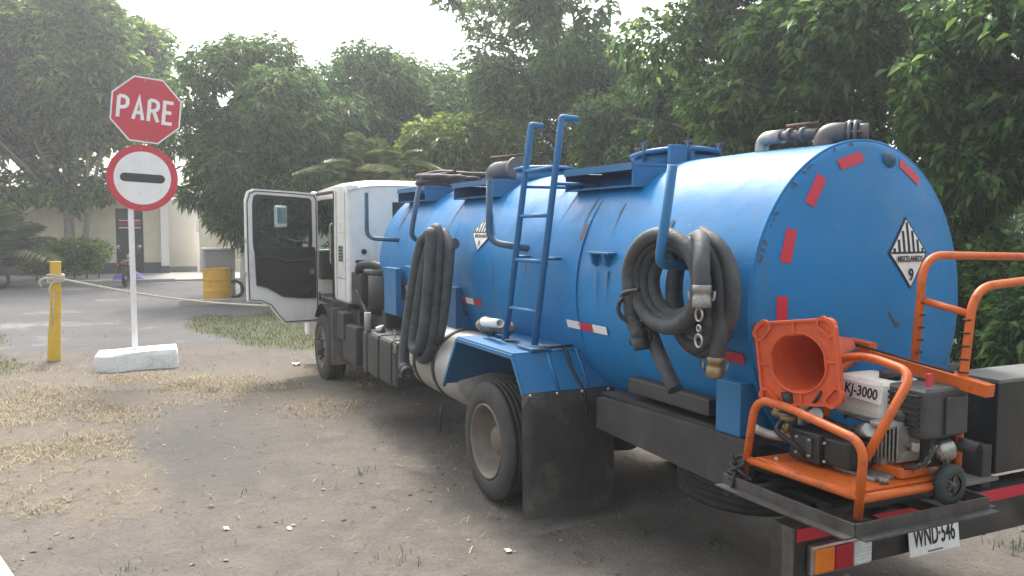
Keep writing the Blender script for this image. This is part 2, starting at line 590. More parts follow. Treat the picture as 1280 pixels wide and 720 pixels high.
L_mango = leaf_mat('mango_leaf', (0.03, 0.08, 0.025), (0.07, 0.16, 0.045), (0.18, 0.26, 0.075), 0.48)
L_left = leaf_mat('broad_leaf', (0.04, 0.10, 0.022), (0.10, 0.20, 0.04), (0.29, 0.37, 0.09), 0.52)
L_right = leaf_mat('large_ovate_leaf', (0.022, 0.07, 0.02), (0.052, 0.14, 0.034), (0.15, 0.24, 0.06), 0.5)
L_lime = leaf_mat('yellow_green_leaf', (0.06, 0.12, 0.02), (0.13, 0.21, 0.035), (0.30, 0.36, 0.08), 0.45)
L_palm = leaf_mat('palm_leaf', (0.05, 0.10, 0.03), (0.10, 0.16, 0.05), (0.26, 0.24, 0.09), 0.3)
L_hedge = leaf_mat('hedge_leaf', (0.07, 0.14, 0.015), (0.17, 0.27, 0.03), (0.36, 0.44, 0.06), 0.45)
L_straw = leaf_mat('straw', (0.19, 0.15, 0.08), (0.33, 0.265, 0.145), (0.48, 0.40, 0.25), 0.15, 0.8)
L_grass = leaf_mat('grass_blade', (0.03, 0.055, 0.015), (0.055, 0.085, 0.025), (0.13, 0.13, 0.05), 0.25, 0.7)
L_dead = leaf_mat('fallen_leaf', (0.08, 0.05, 0.028), (0.16, 0.115, 0.07), (0.33, 0.27, 0.19), 0.1, 0.8)

# ------------------------------------------------------------------ the ground
def masks(x, y):
    """how much straw, green grass, pavement there is at a place"""
    n = fbm(x, y, 1.6, 11)
    n2 = fbm(x, y, 0.5, 21)
    nn = 0.6 * n + 0.4 * n2
    def blob(cx, cy, rx, ry): return np.exp(-(((x - cx) / rx) ** 2 + ((y - cy) / ry) ** 2))
    s = 1.1 * blob(-4.6, -3.6, 3.2, 1.5) + 0.8 * blob(-1.4, -2.35, 0.9, 0.42) + 0.75 * blob(-2.4, -3.0, 1.2, 0.5) + 0.8 * blob(-5.7, -1.2, 1.4, 2.0) \
        + 0.62 * blob(-3.9, -0.2, 1.1, 0.9) + 0.4 * blob(-2.1, -0.5, 0.9, 0.5) + 0.35 * blob(-6.5, 1.2, 1.6, 1.5)
    straw = sstep(0.36, 0.70, s * (0.45 + 1.15 * nn))
    g = 0.95 * blob(-11.2, 0.8, 3.4, 1.15) + 0.9 * blob(-12.4, -0.5, 2.2, 0.7) + 0.7 * blob(-9.4, 0.4, 1.4, 0.8) + 0.9 * blob(-11.0, -4.6, 2.4, 0.8) + 0.75 * blob(-8.0, -4.2, 1.5, 1.0) + 0.5 * blob(-5.0, -3.9, 2.0, 0.7) + 0.5 * blob(-5.2, -1.6, 0.8, 0.6) + 0.9 * blob(-14.5, 2.2, 3, 1.2)
    grass = sstep(0.42, 0.75, g * (0.4 + 1.2 * nn))
    lawn = sstep(9.6, 10.6, y + 0.6 * n) * sstep(-30, -24, x)
    grass = np.maximum(grass, lawn)
    road = sstep(-9.2, -9.9, x + 1.2 * (n - 0.5) - 0.08 * (y + 3)) * (1 - lawn)
    dark = blob(-2.4, -1.75, 1.5, 0.75) * sstep(0.3, 0.6, nn + 0.1)
    return straw, grass, road, dark


def lines(a, b, fine, outs):
    mid = np.arange(a, b + 1e-6, fine)
    lo = a - np.array(outs)[::-1]
    hi = b + np.array(outs)
    return np.concatenate([lo, mid, hi])


outs = [0.3, 0.8, 1.8, 4, 9, 20, 45, 100, 250, 600]
gx = lines(-20, 6, 0.11, outs)
gy = lines(-8, 7, 0.11, outs)
GX, GY = np.meshgrid(gx, gy, indexing='ij')
st, gr, rd, dk = masks(GX, GY)
near = ((GX > -21) & (GX < 8) & (GY > -9) & (GY < 9)).astype(float)
GZ = (0.03 * (fbm(GX, GY, 1.4, 5) - 0.5) + 0.012 * (fbm(GX, GY, 0.3, 6) - 0.5)) * near
GZ += 0.015 * st * near
for yr in (-0.95, 0.95):      # shallow wheel ruts left by vehicles turning in
    yc_ = yr - 1.2 + 0.10 * (GX + 2) + 0.012 * (GX + 2) ** 2
    GZ -= near * 0.022 * np.exp(-((GY - yc_) / 0.16) ** 2) * (GX < 3)
nx, ny = GX.shape
vv = np.stack([GX, GY, GZ], -1).reshape(-1, 3)
ii = np.arange(nx * ny).reshape(nx, ny)
ff = np.stack([ii[:-1, :-1], ii[1:, :-1], ii[1:, 1:], ii[:-1, 1:]], -1).reshape(-1, 4)
me = bpy.data.meshes.new('ground')
me.from_pydata(vv.tolist(), [], ff.tolist())
for nm, arr in (('straw', st), ('grass', gr), ('road', rd), ('dark', dk)):
    at = me.attributes.new(nm, 'FLOAT', 'POINT')
    at.data.foreach_set('value', arr.ravel().astype(np.float32))
for p in me.polygons: p.use_smooth = True


def ground_material():
    m = bpy.data.materials.new('ground_soil')
    m.use_nodes = True
    nt = m.node_tree
    N = nt.nodes.new
    K = nt.links.new
    b = nt.nodes['Principled BSDF']
    b.inputs['Roughness'].default_value = 0.92
    b.inputs['Specular IOR Level'].default_value = 0.25
    geo = N('ShaderNodeNewGeometry')
    def noise(sc, det=6, ro=0.65):
        n = N('ShaderNodeTexNoise')
        n.inputs['Scale'].default_value = sc
        n.inputs['Detail'].default_value = det
        n.inputs['Roughness'].default_value = ro
        K(geo.outputs['Position'], n.inputs['Vector'])
        return n.outputs[0]
    def rmp(s, a, c, lo=0.0, hi=1.0):
        r = N('ShaderNodeMapRange')
        r.inputs[1].default_value = a; r.inputs[2].default_value = c
        r.inputs[3].default_value = lo; r.inputs[4].default_value = hi
        K(s, r.inputs[0])
        return r.outputs[0]
    def mix(f, A, B):
        x = N('ShaderNodeMix')
        x.data_type = 'RGBA'
        if isinstance(f, float): x.inputs['Factor'].default_value = f
        else: K(f, x.inputs['Factor'])
        for s, v in (('A', A), ('B', B)):
            if isinstance(v, tuple): x.inputs[s].default_value = (*v, 1)
            else: K(v, x.inputs[s])
        return x.outputs['Result']
    def mul(a, c):
        x = N('ShaderNodeMath'); x.operation = 'MULTIPLY'
        K(a, x.inputs[0])
        if isinstance(c, float): x.inputs[1].default_value = c
        else: K(c, x.inputs[1])
        return x.outputs[0]
    def attr(n):
        a = N('ShaderNodeAttribute'); a.attribute_name = n
        return a.outputs['Fac']
    soil = mix(rmp(noise(0.9), 0.35, 0.68), (0.1394, 0.1207, 0.1026), (0.0973, 0.0874, 0.0786))
    soil = mix(rmp(noise(5.0), 0.45, 0.72, 0, 0.6), soil, (0.1751, 0.1566, 0.1368))
    soil = mix(rmp(noise(38.0, 4), 0.55, 0.70, 0, 0.65), soil, (0.0486, 0.0431, 0.0375))
    soil = mix(rmp(noise(85.0, 3), 0.60, 0.70, 0, 0.8), soil, (0.2204, 0.2022, 0.1812))
    soil = mix(rmp(noise(2.2, 7, 0.7), 0.52, 0.66, 0, 0.55), soil, (0.0935, 0.0842, 0.0748))
    soil = mix(mul(attr('dark'), 0.75), soil, mix(rmp(noise(30.0, 4), 0.4, 0.7), (0.0843, 0.0815, 0.0786), (0.0617, 0.0587, 0.0581)))
    road = mix(rmp(noise(0.5), 0.3, 0.7), (0.1329, 0.1272, 0.1265), (0.0940, 0.0913, 0.0923))
    road = mix(rmp(noise(60.0, 3), 0.5, 0.7, 0, 0.5), road, (0.0648, 0.0652, 0.0684))
    road = mix(rmp(noise(0.35, 5), 0.56, 0.66, 0, 0.65), road, (0.2722, 0.2609, 0.2530))
    c = mix(attr('road'), soil, road)
    straw = mix(rmp(noise(24.0, 5), 0.35, 0.7), (0.1880, 0.1598, 0.1163), (0.1231, 0.1044, 0.0821))
    c = mix(mul(attr('straw'), rmp(noise(7.0, 6), 0.34, 0.6, 0.25, 0.9)), c, straw)
    green = mix(rmp(noise(16.0, 5), 0.3, 0.7), (0.0713, 0.0848, 0.0307), (0.1037, 0.1010, 0.0512))
    c = mix(mul(attr('grass'), 0.85), c, green)
    K(c, b.inputs['Base Color'])
    # fine relief
    h1 = noise(14.0, 8, 0.7)
    vo = N('ShaderNodeTexVoronoi')
    vo.inputs['Scale'].default_value = 42
    K(geo.outputs['Position'], vo.inputs['Vector'])
    ad = N('ShaderNodeMath'); ad.operation = 'MULTIPLY_ADD'
    K(vo.outputs['Distance'], ad.inputs[0]); ad.inputs[1].default_value = -0.25; K(h1, ad.inputs[2])
    bp = N('ShaderNodeBump')
    bp.inputs['Strength'].default_value = 0.55
    bp.inputs['Distance'].default_value = 0.035
    K(ad.outputs[0], bp.inputs['Height'])
    K(bp.outputs[0], b.inputs['Normal'])
    return m


me.materials.append(ground_material())
ground = bpy.data.objects.new('ground', me)
COL.objects.link(ground)
tag(ground, kind='structure')


def gz(x, y):
    """ground height"""
    x = np.asarray(x, float); y = np.asarray(y, float)
    s = masks(x, y)[0]
    z = 0.03 * (fbm(x, y, 1.4, 5) - 0.5) + 0.012 * (fbm(x, y, 0.3, 6) - 0.5) + 0.015 * s
    for yr in (-0.95, 0.95):
        yc_ = yr - 1.2 + 0.10 * (x + 2) + 0.012 * (x + 2) ** 2
        z = z - 0.022 * np.exp(-((y - yc_) / 0.16) ** 2) * (x < 3)
    return z


def mesh_np(name, V, F, m, label=None, cat=None, kind=None, parent=None, org=None):
    me = bpy.data.meshes.new(name)
    nv = len(V); nf = len(F); k = F.shape[1]
    me.vertices.add(nv)
    me.vertices.foreach_set('co', V.astype(np.float32).ravel())
    me.loops.add(nf * k)
    me.loops.foreach_set('vertex_index', F.astype(np.int32).ravel())
    me.polygons.add(nf)
    me.polygons.foreach_set('loop_start', np.arange(0, nf * k, k, dtype=np.int32))
    me.polygons.foreach_set('loop_total', np.full(nf, k, np.int32))
    me.update(calc_edges=True)
    me.validate()
    o = link(name, me, m, parent, org)
    return tag(o, label, cat, None, kind)


def blades(P, L, W, lean, name, m, label, cat, seed=3):
    """grass or straw: each blade a bent pair of triangles on its own base"""
    g = np.random.default_rng(seed)
    n = len(P)
    a = g.random(n) * 2 * np.pi
    d = np.stack([np.cos(a), np.sin(a), np.zeros(n)], 1)
    s = np.stack([-np.sin(a), np.cos(a), np.zeros(n)], 1)
    l = (L * (0.5 + g.random(n)))[:, None]
    ln = (lean * (0.6 + 0.8 * g.random(n)))[:, None].clip(0, 1.54)
    tip = P + d * l * np.sin(ln) + np.array([0, 0, 1.0]) * l * np.cos(ln)
    mid = P + d * l * 0.5 * np.sin(ln * 0.7) + np.array([0, 0, 1.0]) * l * 0.5 * np.cos(ln * 0.7)
    w = (W * (0.6 + 0.8 * g.random(n)))[:, None]
    V = np.stack([P - s * w, P + s * w, mid + s * w * 0.8, mid - s * w * 0.8, tip], 1).reshape(-1, 3)
    b = np.arange(n)[:, None] * 5
    F = np.concatenate([b + [0, 1, 2], b + [0, 2, 3], b + [3, 2, 4]], 1).reshape(-1, 3)
    return mesh_np(name, V, F, m, label, cat, 'stuff')


def scatter(n, x0, x1, y0, y1, which, seed):
    g = np.random.default_rng(seed)
    x = g.uniform(x0, x1, n); y = g.uniform(y0, y1, n)
    k = g.random(n) < which(x, y)
    x = x[k]; y = y[k]
    return np.stack([x, y, gz(x, y) + 0.004], 1)


P = scatter(150000, -9, 1, -6, 3.5, lambda x, y: (masks(x, y)[0] * sstep(0.40, 0.62, fbm(x, y, 0.7, 77)) * 0.75 + 0.010), 31)
blades(P, np.full(len(P), 0.075), 0.0028, np.full(len(P), 1.42), 'dry_straw', L_straw, 'dry yellow straw and cut grass strewn on the left ground', 'straw', 41)
P = scatter(90000, -17, 1, -7, 4, lambda x, y: masks(x, y)[1] * sstep(-9, -6, -np.abs(x + 10) + 1) * 0.9 + 0.0035, 32)
blades(P, np.full(len(P), 0.05), 0.004, np.full(len(P), 0.6), 'green_grass', L_grass, 'short green grass on the verge behind the rope', 'grass', 42)
# little tufts by the truck
tp = []
for (x, y, n) in ((1.03, 0.64, 40), (1.38, 0.9, 50), (-1.0, -0.6, 26), (0.75, -0.9, 18), (2.2, 2.5, 70), (1.9, 2.9, 80), (2.6, 3.2, 90), (1.5, 3.6, 90), (0.3, -2.3, 22), (-5.4, -1.5, 70), (-4.9, -1.3, 60), (1.2, 0.1, 14)):
    q = np.random.default_rng(int(x * 100 + y * 10 + 999)).normal(0, 0.07, (n, 2))
    tp.append(np.stack([x + q[:, 0], y + q[:, 1], gz(x + q[:, 0], y + q[:, 1])], 1))
P = np.concatenate(tp)
blades(P, np.full(len(P), 0.06), 0.0025, np.full(len(P), 0.85), 'weed_tufts', L_grass, 'sparse weed tufts on the dirt beside and under the truck', 'weeds', 43)


def flat_bits(n, x0, x1, y0, y1, smin, smax, name, m, label, cat, seed, which=None):
    """irregular thin chips lying on the ground (leaves, stones)"""
    g = np.random.default_rng(seed)
    x = g.uniform(x0, x1, n); y = g.uniform(y0, y1, n)
    if which is not None:
        k = g.random(n) < which(x, y)
        x = x[k]; y = y[k]; n = len(x)
    z = gz(x, y)
    s = g.uniform(smin, smax, n)
    a = g.random(n) * 6.28
    V = []
    for j in range(5):
        t = a + j * 2 * np.pi / 5
        r = s * g.uniform(0.5, 1.1, n) * (1 if j % 2 else 0.6)
        V.append(np.stack([x + r * np.cos(t), y + r * np.sin(t), z + 0.002 + g.uniform(0, 0.35, n) * s], 1))
    V.append(np.stack([x, y, z + 0.003 + 0.45 * s], 1))
    V = np.stack(V, 1).reshape(-1, 3)
    b = np.arange(n)[:, None] * 6
    F = np.concatenate([b + [j, (j + 1) % 5, 5] for j in range(5)], 1).reshape(-1, 3)
    return mesh_np(name, V, F, m, label, cat, 'stuff')


flat_bits(1500, -8, 3.5, -4.5, 4.0, 0.006, 0.032, 'fallen_leaves', L_dead, 'small fallen leaves and twigs on the dirt yard', 'leaves', 51)
flat_bits(11000, -9, 4, -5, 4, 0.004, 0.014, 'gravel', mat('gravel_stone', (0.12, 0.11, 0.095), 0.9, col2=(0.24, 0.22, 0.19), scale=40, amt=1.0), 'loose gravel scattered over the dirt yard', 'gravel', 52,
          lambda x, y: 0.25 + 0.75 * np.exp(-(((x + 5) / 2.5) ** 2 + ((y - 0) / 1.5) ** 2)))

# scraps of paper lying about
for (x, y, s, lab) in ((-6.44, -0.03, 0.085, 'crumpled white paper scrap on the gravel left of the front wheel'),
                       (0.96, -0.27, 0.028, 'small white scrap on the dirt in front of the mud flap'),
                       (-0.15, -1.72, 0.024, 'tiny white scrap, leftmost on the bare dirt in the foreground'),
                       (0.02, -1.36, 0.022, 'tiny pale scrap on bare dirt, between two other scraps')):
    mb = MB()
    g = random.Random(int(s * 10000))
    z = float(gz(x, y))
    P2 = []
    for i in range(5):
        row = []
        for j in range(4):
            row.append((x + (i - 2) * s * 0.5 + g.uniform(-.1, .1) * s, y + (j - 1.5) * s * 0.4 + g.uniform(-.1, .1) * s, z + 0.004 + g.uniform(0, 0.5) * s))
        P2.append(row)
    mb.grid(P2)
    tag(mb.build('paper_scrap', M_litter), lab, 'litter')

# white painted edge at the lower left corner: a low kerb
mb = MB()
M = frame((-0.30, -3.12, 0.0), (1, 0.28, 0), (-0.28, 1, 0))
mb.box((-1.6, -0.12, 0.0), (1.6, 0.10, 0.10), 0.015, M)
tag(mb.build('kerb', M_concw), kind='structure')

# far kerb and paved apron before the building
mb = MB()
mb.box((-17.25, -0.8, -0.05), (-17.0, 9.0, 0.12), 0.02)
tag(mb.build('verge_kerb', M_kerb), kind='structure')
mb = MB()
mb.box((-33.0, -14, -0.1), (-27.5, 9, 0.06), 0.01)
tag(mb.build('pavement', mat('pavement_concrete', (0.36, 0.345, 0.32), 0.9, col2=(0.27, 0.26, 0.24), scale=1.2, amt=0.7)), kind='structure')
mb = MB()
mb.box((-27.4, -16, -0.05), (-27.2, -0.2, 0.11), 0.02)
tag(mb.build('pavement_kerb', M_kerb), kind='structure')

# ------------------------------------------------------------------ the tanker truck
truck = empty('tanker_truck', (-1.8, 1.1, 0), 'blue vacuum tanker truck with white cab and its driver door open', 'truck')
TY, TZ, TA, TB = 1.1, 1.50, 0.725, 0.84     # tank centre and half axes
X0, X1, BULGE = -3.75, 2.25, 0.15


def part(mb, name, m, parent=None):
    return mb.build(name, m, parent or truck)


def ell(x, k=1.0, seg=72, off=0.0):
    return [(x, TY + (TA * k + off) * math.cos(2 * math.pi * i / seg), TZ + (TB * k + off) * math.sin(2 * math.pi * i / seg)) for i in range(seg)]


def loft(mb, rings, cap=None):
    V = [[mb.bm.verts.new(p) for p in r] for r in rings]
    n = len(V[0])
    for A, B in zip(V[:-1], V[1:]):
        for k in range(n):
            f = mb.bm.faces.new((A[k], A[(k + 1) % n], B[(k + 1) % n], B[k]))
            f.smooth = True
    if cap is not None:
        c = mb.bm.verts.new(cap)
        for k in range(n):
            f = mb.bm.faces.new((V[-1][k], V[-1][(k + 1) % n], c))
            f.smooth = True


# shell, slightly dented
mb = MB()
rings = []
for x in np.linspace(X0, X1, 61):
    r = []
    for i in range(96):
        t = 2 * math.pi * i / 96
        d = 0.006 * math.sin(2.1 * x + 3 * t) * math.sin(1.3 * x + 1.0) + 0.004 * math.sin(5 * x - 4 * t)
        d *= min(1, (x - X0) * 4, (X1 - x) * 4)
        r.append((x, TY + (TA + d) * math.cos(t), TZ + (TB + d) * math.sin(t)))
    rings.append(r)
loft(mb, rings)
part(mb, 'tank_shell', M_blue)


def dome_x(y, z):
    s2 = ((y - TY) / TA) ** 2 + ((z - TZ) / TB) ** 2
    return X1 + 0.012 + BULGE * (1 - min(1, s2))


mb = MB()
ks = [1.0, 0.985, 0.95, 0.9, 0.82, 0.7, 0.55, 0.4, 0.2]
loft(mb, [ell(X1, 1.0)] + [ell(X1 + 0.012 + BULGE * (1 - k * k), k) for k in ks[1:]], (X1 + 0.012 + BULGE, TY, TZ))
part(mb, 'rear_end_cap', M_blue)
mb = MB()
loft(mb, [ell(X0, 1.0)] + [ell(X0 - 0.012 - BULGE * (1 - k * k), k) for k in ks[1:]], (X0 - 0.012 - BULGE, TY, TZ))
part(mb, 'front_end_cap', M_blue)
for x in (X1 - 0.004, -1.62, 0.62):
    mb = MB()
    mb.tube(ell(x, 1.0, 96, 0.001), 0.009 if x > 2 else 0.007, 6, closed=True)
    part(mb, 'weld_seam', M_blue)


def flank_y(z, off=0.0):
    q = max(0.0, 1 - ((z - TZ) / TB) ** 2)
    return TY - TA * math.sqrt(q) - off


def lid_patch(mb, pts, off, n=8):
    """polygon (y,z corners, four) mapped onto the rear dome"""
    a, b, c, d = [Vector(p) for p in pts]
    P = []
    for i in range(n + 1):
        row = []
        for j in range(n + 1):
            u, v = i / n, j / n
            p = (a * (1 - u) + b * u) * (1 - v) + (d * (1 - u) + c * u) * v
            row.append((dome_x(p.x, p.y) + off, p.x, p.y))
        P.append(row)
    mb.grid(P)


def flank_patch(mb, pts, off, n=8):
    a, b, c, d = [Vector(p) for p in pts]
    P = []
    for i in range(n + 1):
        row = []
        for j in range(n + 1):
            u, v = i / n, j / n
            p = (a * (1 - u) + b * u) * (1 - v) + (d * (1 - u) + c * u) * v
            row.append((p.x, flank_y(p.y, off + 0.004), p.y))
        P.append(row)
    mb.grid(P)


def rect(cy, cz, l, w, ang):
    ca, sa = math.cos(ang), math.sin(ang)
    return [(cy + ca * a - sa * b, cz + sa * a + ca * b) for a, b in ((-l / 2, -w / 2), (l / 2, -w / 2), (l / 2, w / 2), (-l / 2, w / 2))]


for (cy, cz, ang) in ((0.96, 2.235, 17), (0.725, 2.085, 56), (0.555, 1.82, 74), (0.515, 1.50, 90), (1.375, 2.19, -35), (0.56, 1.16, 103)):
    mb = MB()
    lid_patch(mb, rect(cy, cz, 0.165, 0.052, RAD(ang)), 0.004)
    part(mb, 'reflective_tape', M_red)


def placard(fn, cx, cz, hw, hh, big, parent=truck):
    """class 9 diamond: fn(mb, quad, off) maps a (u,z) quad onto the surface"""
    mb = MB()
    fn(mb, [(cx - hw * 1.04, cz), (cx, cz - hh * 1.04), (cx + hw * 1.04, cz), (cx, cz + hh * 1.04)], 0.003)
    root = part(mb, 'hazard_placard', M_ink, parent)
    mb = MB()
    fn(mb, [(cx - hw * 0.95, cz), (cx, cz - hh * 0.95), (cx + hw * 0.95, cz), (cx, cz + hh * 0.95)], 0.005)
    part(mb, 'placard_face', M_stickw, root)
    # seven vertical black bars in the upper half
    for k in range(-3, 4):
        x = k * 0.25 * hw
        wb = 0.048 * hw * 2 * 0.62
        top = 0.93 * hh * (1 - (abs(x) + wb) / (hw * 0.95))
        if top < 0.03 * hh: top = 0.05 * hh
        mb = MB()
        fn(mb, [(cx + x - wb, cz + 0.02 * hh), (cx + x + wb, cz + 0.02 * hh), (cx + x + wb, cz + top), (cx + x - wb, cz + top)], 0.007, 3)
        part(mb, 'placard_stripe', M_ink, root)
    mb = MB()
    fn(mb, [(cx - 0.93 * hw, cz - 0.004), (cx + 0.93 * hw, cz - 0.004), (cx + 0.93 * hw, cz + 0.006), (cx - 0.93 * hw, cz + 0.006)], 0.0068, 8)
    part(mb, 'placard_line', M_ink, root)
    return root


pl = placard(lid_patch, 1.27, 1.78, 0.150, 0.175, True)
# lettering follows the dome's tangent at the diamond
def lid_frame(y, z, off):
    e = 1e-3
    ty = Vector((dome_x(y + e, z) - dome_x(y, z), e, 0)).normalized()
    tz = Vector((dome_x(y, z + e) - dome_x(y, z), 0, e)).normalized()
    n = ty.cross(tz)
    return frame(Vector((dome_x(y, z), y, z)) + n * off, ty, tz)
text('placard_lettering', 'MISCELANEOS', 0.042, lid_frame(1.27, 1.748, 0.010), M_ink, pl, 0.0010, 0.76)
text('placard_number', '9', 0.085, lid_frame(1.27, 1.668, 0.010), M_ink, pl, 0.0016)
pl = placard(flank_patch, -1.03, 1.87, 0.21, 0.150, False)
def flank_frame(x, z, off):
    e = 1e-3
    tz = Vector((0, flank_y(z + e) - flank_y(z), e)).normalized()
    n = Vector((1, 0, 0)).cross(tz)
    return frame(Vector((x, flank_y(z) - 0.004, z)) + n * off, (1, 0, 0), tz)
text('placard_lettering', 'MISCELANEOS', 0.04, flank_frame(-1.03, 1.838, 0.008), M_ink, pl, 0.0008)
text('placard_number', '9', 0.07, flank_frame(-1.03, 1.775, 0.010), M_ink, pl, 0.0012)

# red and white tape along the flank
for (xa, z, cols, w) in ((-1.43, 1.295, 'rwr', 0.16), (0.47, 1.275, 'wrw', 0.165), (1.72, 1.275, 'rwr', 0.16), (-3.05, 1.30, 'rw', 0.15)):
    for k, c in enumerate(cols):
        mb = MB()
        flank_patch(mb, [(xa + k * w, z - 0.026), (xa + (k + 1) * w, z - 0.026), (xa + (k + 1) * w, z + 0.026), (xa + k * w, z + 0.026)], 0.003, 4)
        part(mb, 'reflective_tape', M_red if c == 'r' else M_stickw)

# round plug near the top of the rear cap, small fittings
mb = MB()
Mx = lid_frame(1.225, 2.25, 0.0)
mb.lathe([(0.0, 0.025), (0.024, 0.025), (0.028, 0.014), (0.042, 0.014), (0.045, 0.0), (0.045, -0.05)], Mx, 24)
part(mb, 'plug', M_steelblue)
# rust runs and scars on the paint, raised flakes
for (cy, cz, l, w, an) in ((1.14, 1.46, 0.09, 0.010, -48), (1.18, 1.425, 0.028, 0.022, 20)):
    mb = MB()
    lid_patch(mb, rect(cy, cz, l, w, RAD(an)), 0.0025, 4)
    part(mb, 'paint_scar', M_rust if w > 0.015 else M_rust)
mb = MB()
flank_patch(mb, rect(0.60, 1.88, 0.05, 0.10, 0.1), 0.0025, 4)
part(mb, 'paint_scar', M_rust)

# rust and grime runs below the fittings, each its own ragged streak
M_run = mat('rust_run', (0.055, 0.075, 0.10), 0.75, col2=(0.10, 0.06, 0.035), scale=18, amt=1.0)
M_dust = mat('dust_run', (0.055, 0.16, 0.30), 0.8, col2=(0.10, 0.17, 0.25), scale=14, amt=1.0)
rg = random.Random(4)
for (x, z, l, w) in ((0.22, 2.14, 0.22, 0.016), (0.55, 2.14, 0.34, 0.012), (0.93, 2.14, 0.28, 0.018), (-1.85, 2.14, 0.25, 0.02), (-1.5, 2.14, 0.35, 0.014), (-0.12, 1.74, 0.22, 0.014), (0.86, 1.65, 0.26, 0.012), (0.98, 1.65, 0.18, 0.016),
                     (1.5, 1.95, 0.5, 0.012), (1.35, 1.7, 0.4, 0.02), (-0.7, 1.6, 0.35, 0.016), (1.83, 1.35, 0.2, 0.02), (0.1, 1.5, 0.3, 0.018), (-3.3, 2.1, 0.3, 0.02)):
    mb = MB()
    k = 0
    zz = z
    while zz > z - l:
        h = rg.uniform(0.03, 0.07)
        f = 1 - (z - zz) / l
        wa = w * f * rg.uniform(0.5, 1.2); dx = rg.uniform(-0.004, 0.004)
        flank_patch(mb, [(x - wa * 0.7 + dx, zz - h), (x + wa * 0.6 + dx, zz - h), (x + wa + dx, zz), (x - wa + dx, zz)], 0.0018, 2)
        zz -= h
    part(mb, 'grime_run', M_run if rg.random() < 0.45 else M_dust)
# shallow paint chips along the rear seam
mb = MB()
for k in range(46):
    a = rg.uniform(1.65, 4.6)
    y = TY + TA * 0.985 * math.cos(a); z = TZ + TB * 0.985 * math.sin(a)
    s_ = rg.uniform(0.004, 0.013)
    lid_patch(mb, rect(y, z, s_ * 2.2, s_, rg.uniform(0, 3)), 0.003, 1)
tag(part(mb, 'paint_chips', M_run), kind='stuff')

# ledges high on the flank: open boxes
for (xa, xb, z) in ((0.16, 1.0, 2.295), (-1.95, -1.12, 2.305), (-3.6, -2.72, 2.32)):
    mb = MB()
    y0 = 0.55
    mb.box((xa, y0, z - 0.010), (xb, 0.86, z + 0.012))
    mb.box((xa, y0 - 0.012, z - 0.035), (xb, y0 - 0.002, z + 0.010))
    for x in (xa, xb - 0.012):
        M = frame((x + 0.006, 0, 0), (0, 1, 0), (0, 0, 1))
        mb.prism([(y0, z - 0.013), (y0, z - 0.14), (0.86, z - 0.13), (0.86, z - 0.013)], M, 0.012)
    part(mb, 'ledge', M_blue2)
    mb = MB()
    mb.box((xa + 0.013, y0 + 0.02, z - 0.135), (xb - 0.013, 0.80, z - 0.125))
    part(mb, 'ledge_floor', M_blue2)

# man-lid at the rear half of the tank top
def at_top(x, y=TY): return TZ + TB * math.sqrt(max(0, 1 - ((y - TY) / TA) ** 2))
mb = MB()
mb.cyl((0.68, 1.1, 2.30), (0.68, 1.1, 2.375), 0.27, 40)
hatch = part(mb, 'hatch', M_blue2)
mb = MB()
mb.lathe([(0, 0.03), (0.24, 0.026), (0.30, 0.010), (0.30, -0.012), (0.24, -0.012)], Matrix.Translation((0.68, 1.1, 2.39)) @ Matrix.Rotation(RAD(-4), 4, 'Y'), 40)
part(mb, 'hatch_lid', M_blue2, hatch)
for a in (40, 120, 200, 280, 340):
    mb = MB()
    c = (0.68 + 0.29 * math.cos(RAD(a)), 1.1 + 0.29 * math.sin(RAD(a)))
    mb.cyl((c[0], c[1], 2.33), (c[0], c[1], 2.455), 0.012, 8)
    mb.box((c[0] - 0.03, c[1] - 0.012, 2.445), (c[0] + 0.03, c[1] + 0.012, 2.462))
    part(mb, 'clamp', M_rust if a == 200 else M_steelblue, hatch)
mb = MB()
mb.box((0.92, 0.86, 2.30), (0.955, 1.05, 2.43), 0.006)
part(mb, 'hinge', M_blue2, hatch)
# forward hatch
mb = MB()
mb.cyl((-1.20, 1.1, 2.30), (-1.20, 1.1, 2.39), 0.24, 36)
hatch = part(mb, 'hatch', M_blue2)
mb = MB()
mb.lathe([(0, 0.026), (0.21, 0.022), (0.265, 0.01), (0.265, -0.012), (0.21, -0.012)], Matrix.Translation((-1.20, 1.1, 2.415)), 36)
part(mb, 'hatch_lid', M_blue2, hatch)
# big elbow in front of it
mb = MB()
mb.tube(fillet([(-2.05, 1.0, 2.28), (-2.05, 1.0, 2.45), (-1.62, 1.05, 2.45)], 0.14, 8), 0.08, 16)
mb.cyl((-1.66, 1.05, 2.45), (-1.60, 1.05, 2.45), 0.105, 18)
part(mb, 'elbow_pipe', M_greypipe)
mb = MB()
mb.cyl((-1.80, 1.05, 2.51), (-1.80, 1.05, 2.57), 0.012, 8)
mb.tube([(-2.0, 0.95, 2.57), (-1.6, 1.1, 2.575)], 0.012, 8)
part(mb, 'valve_handle', M_rust)
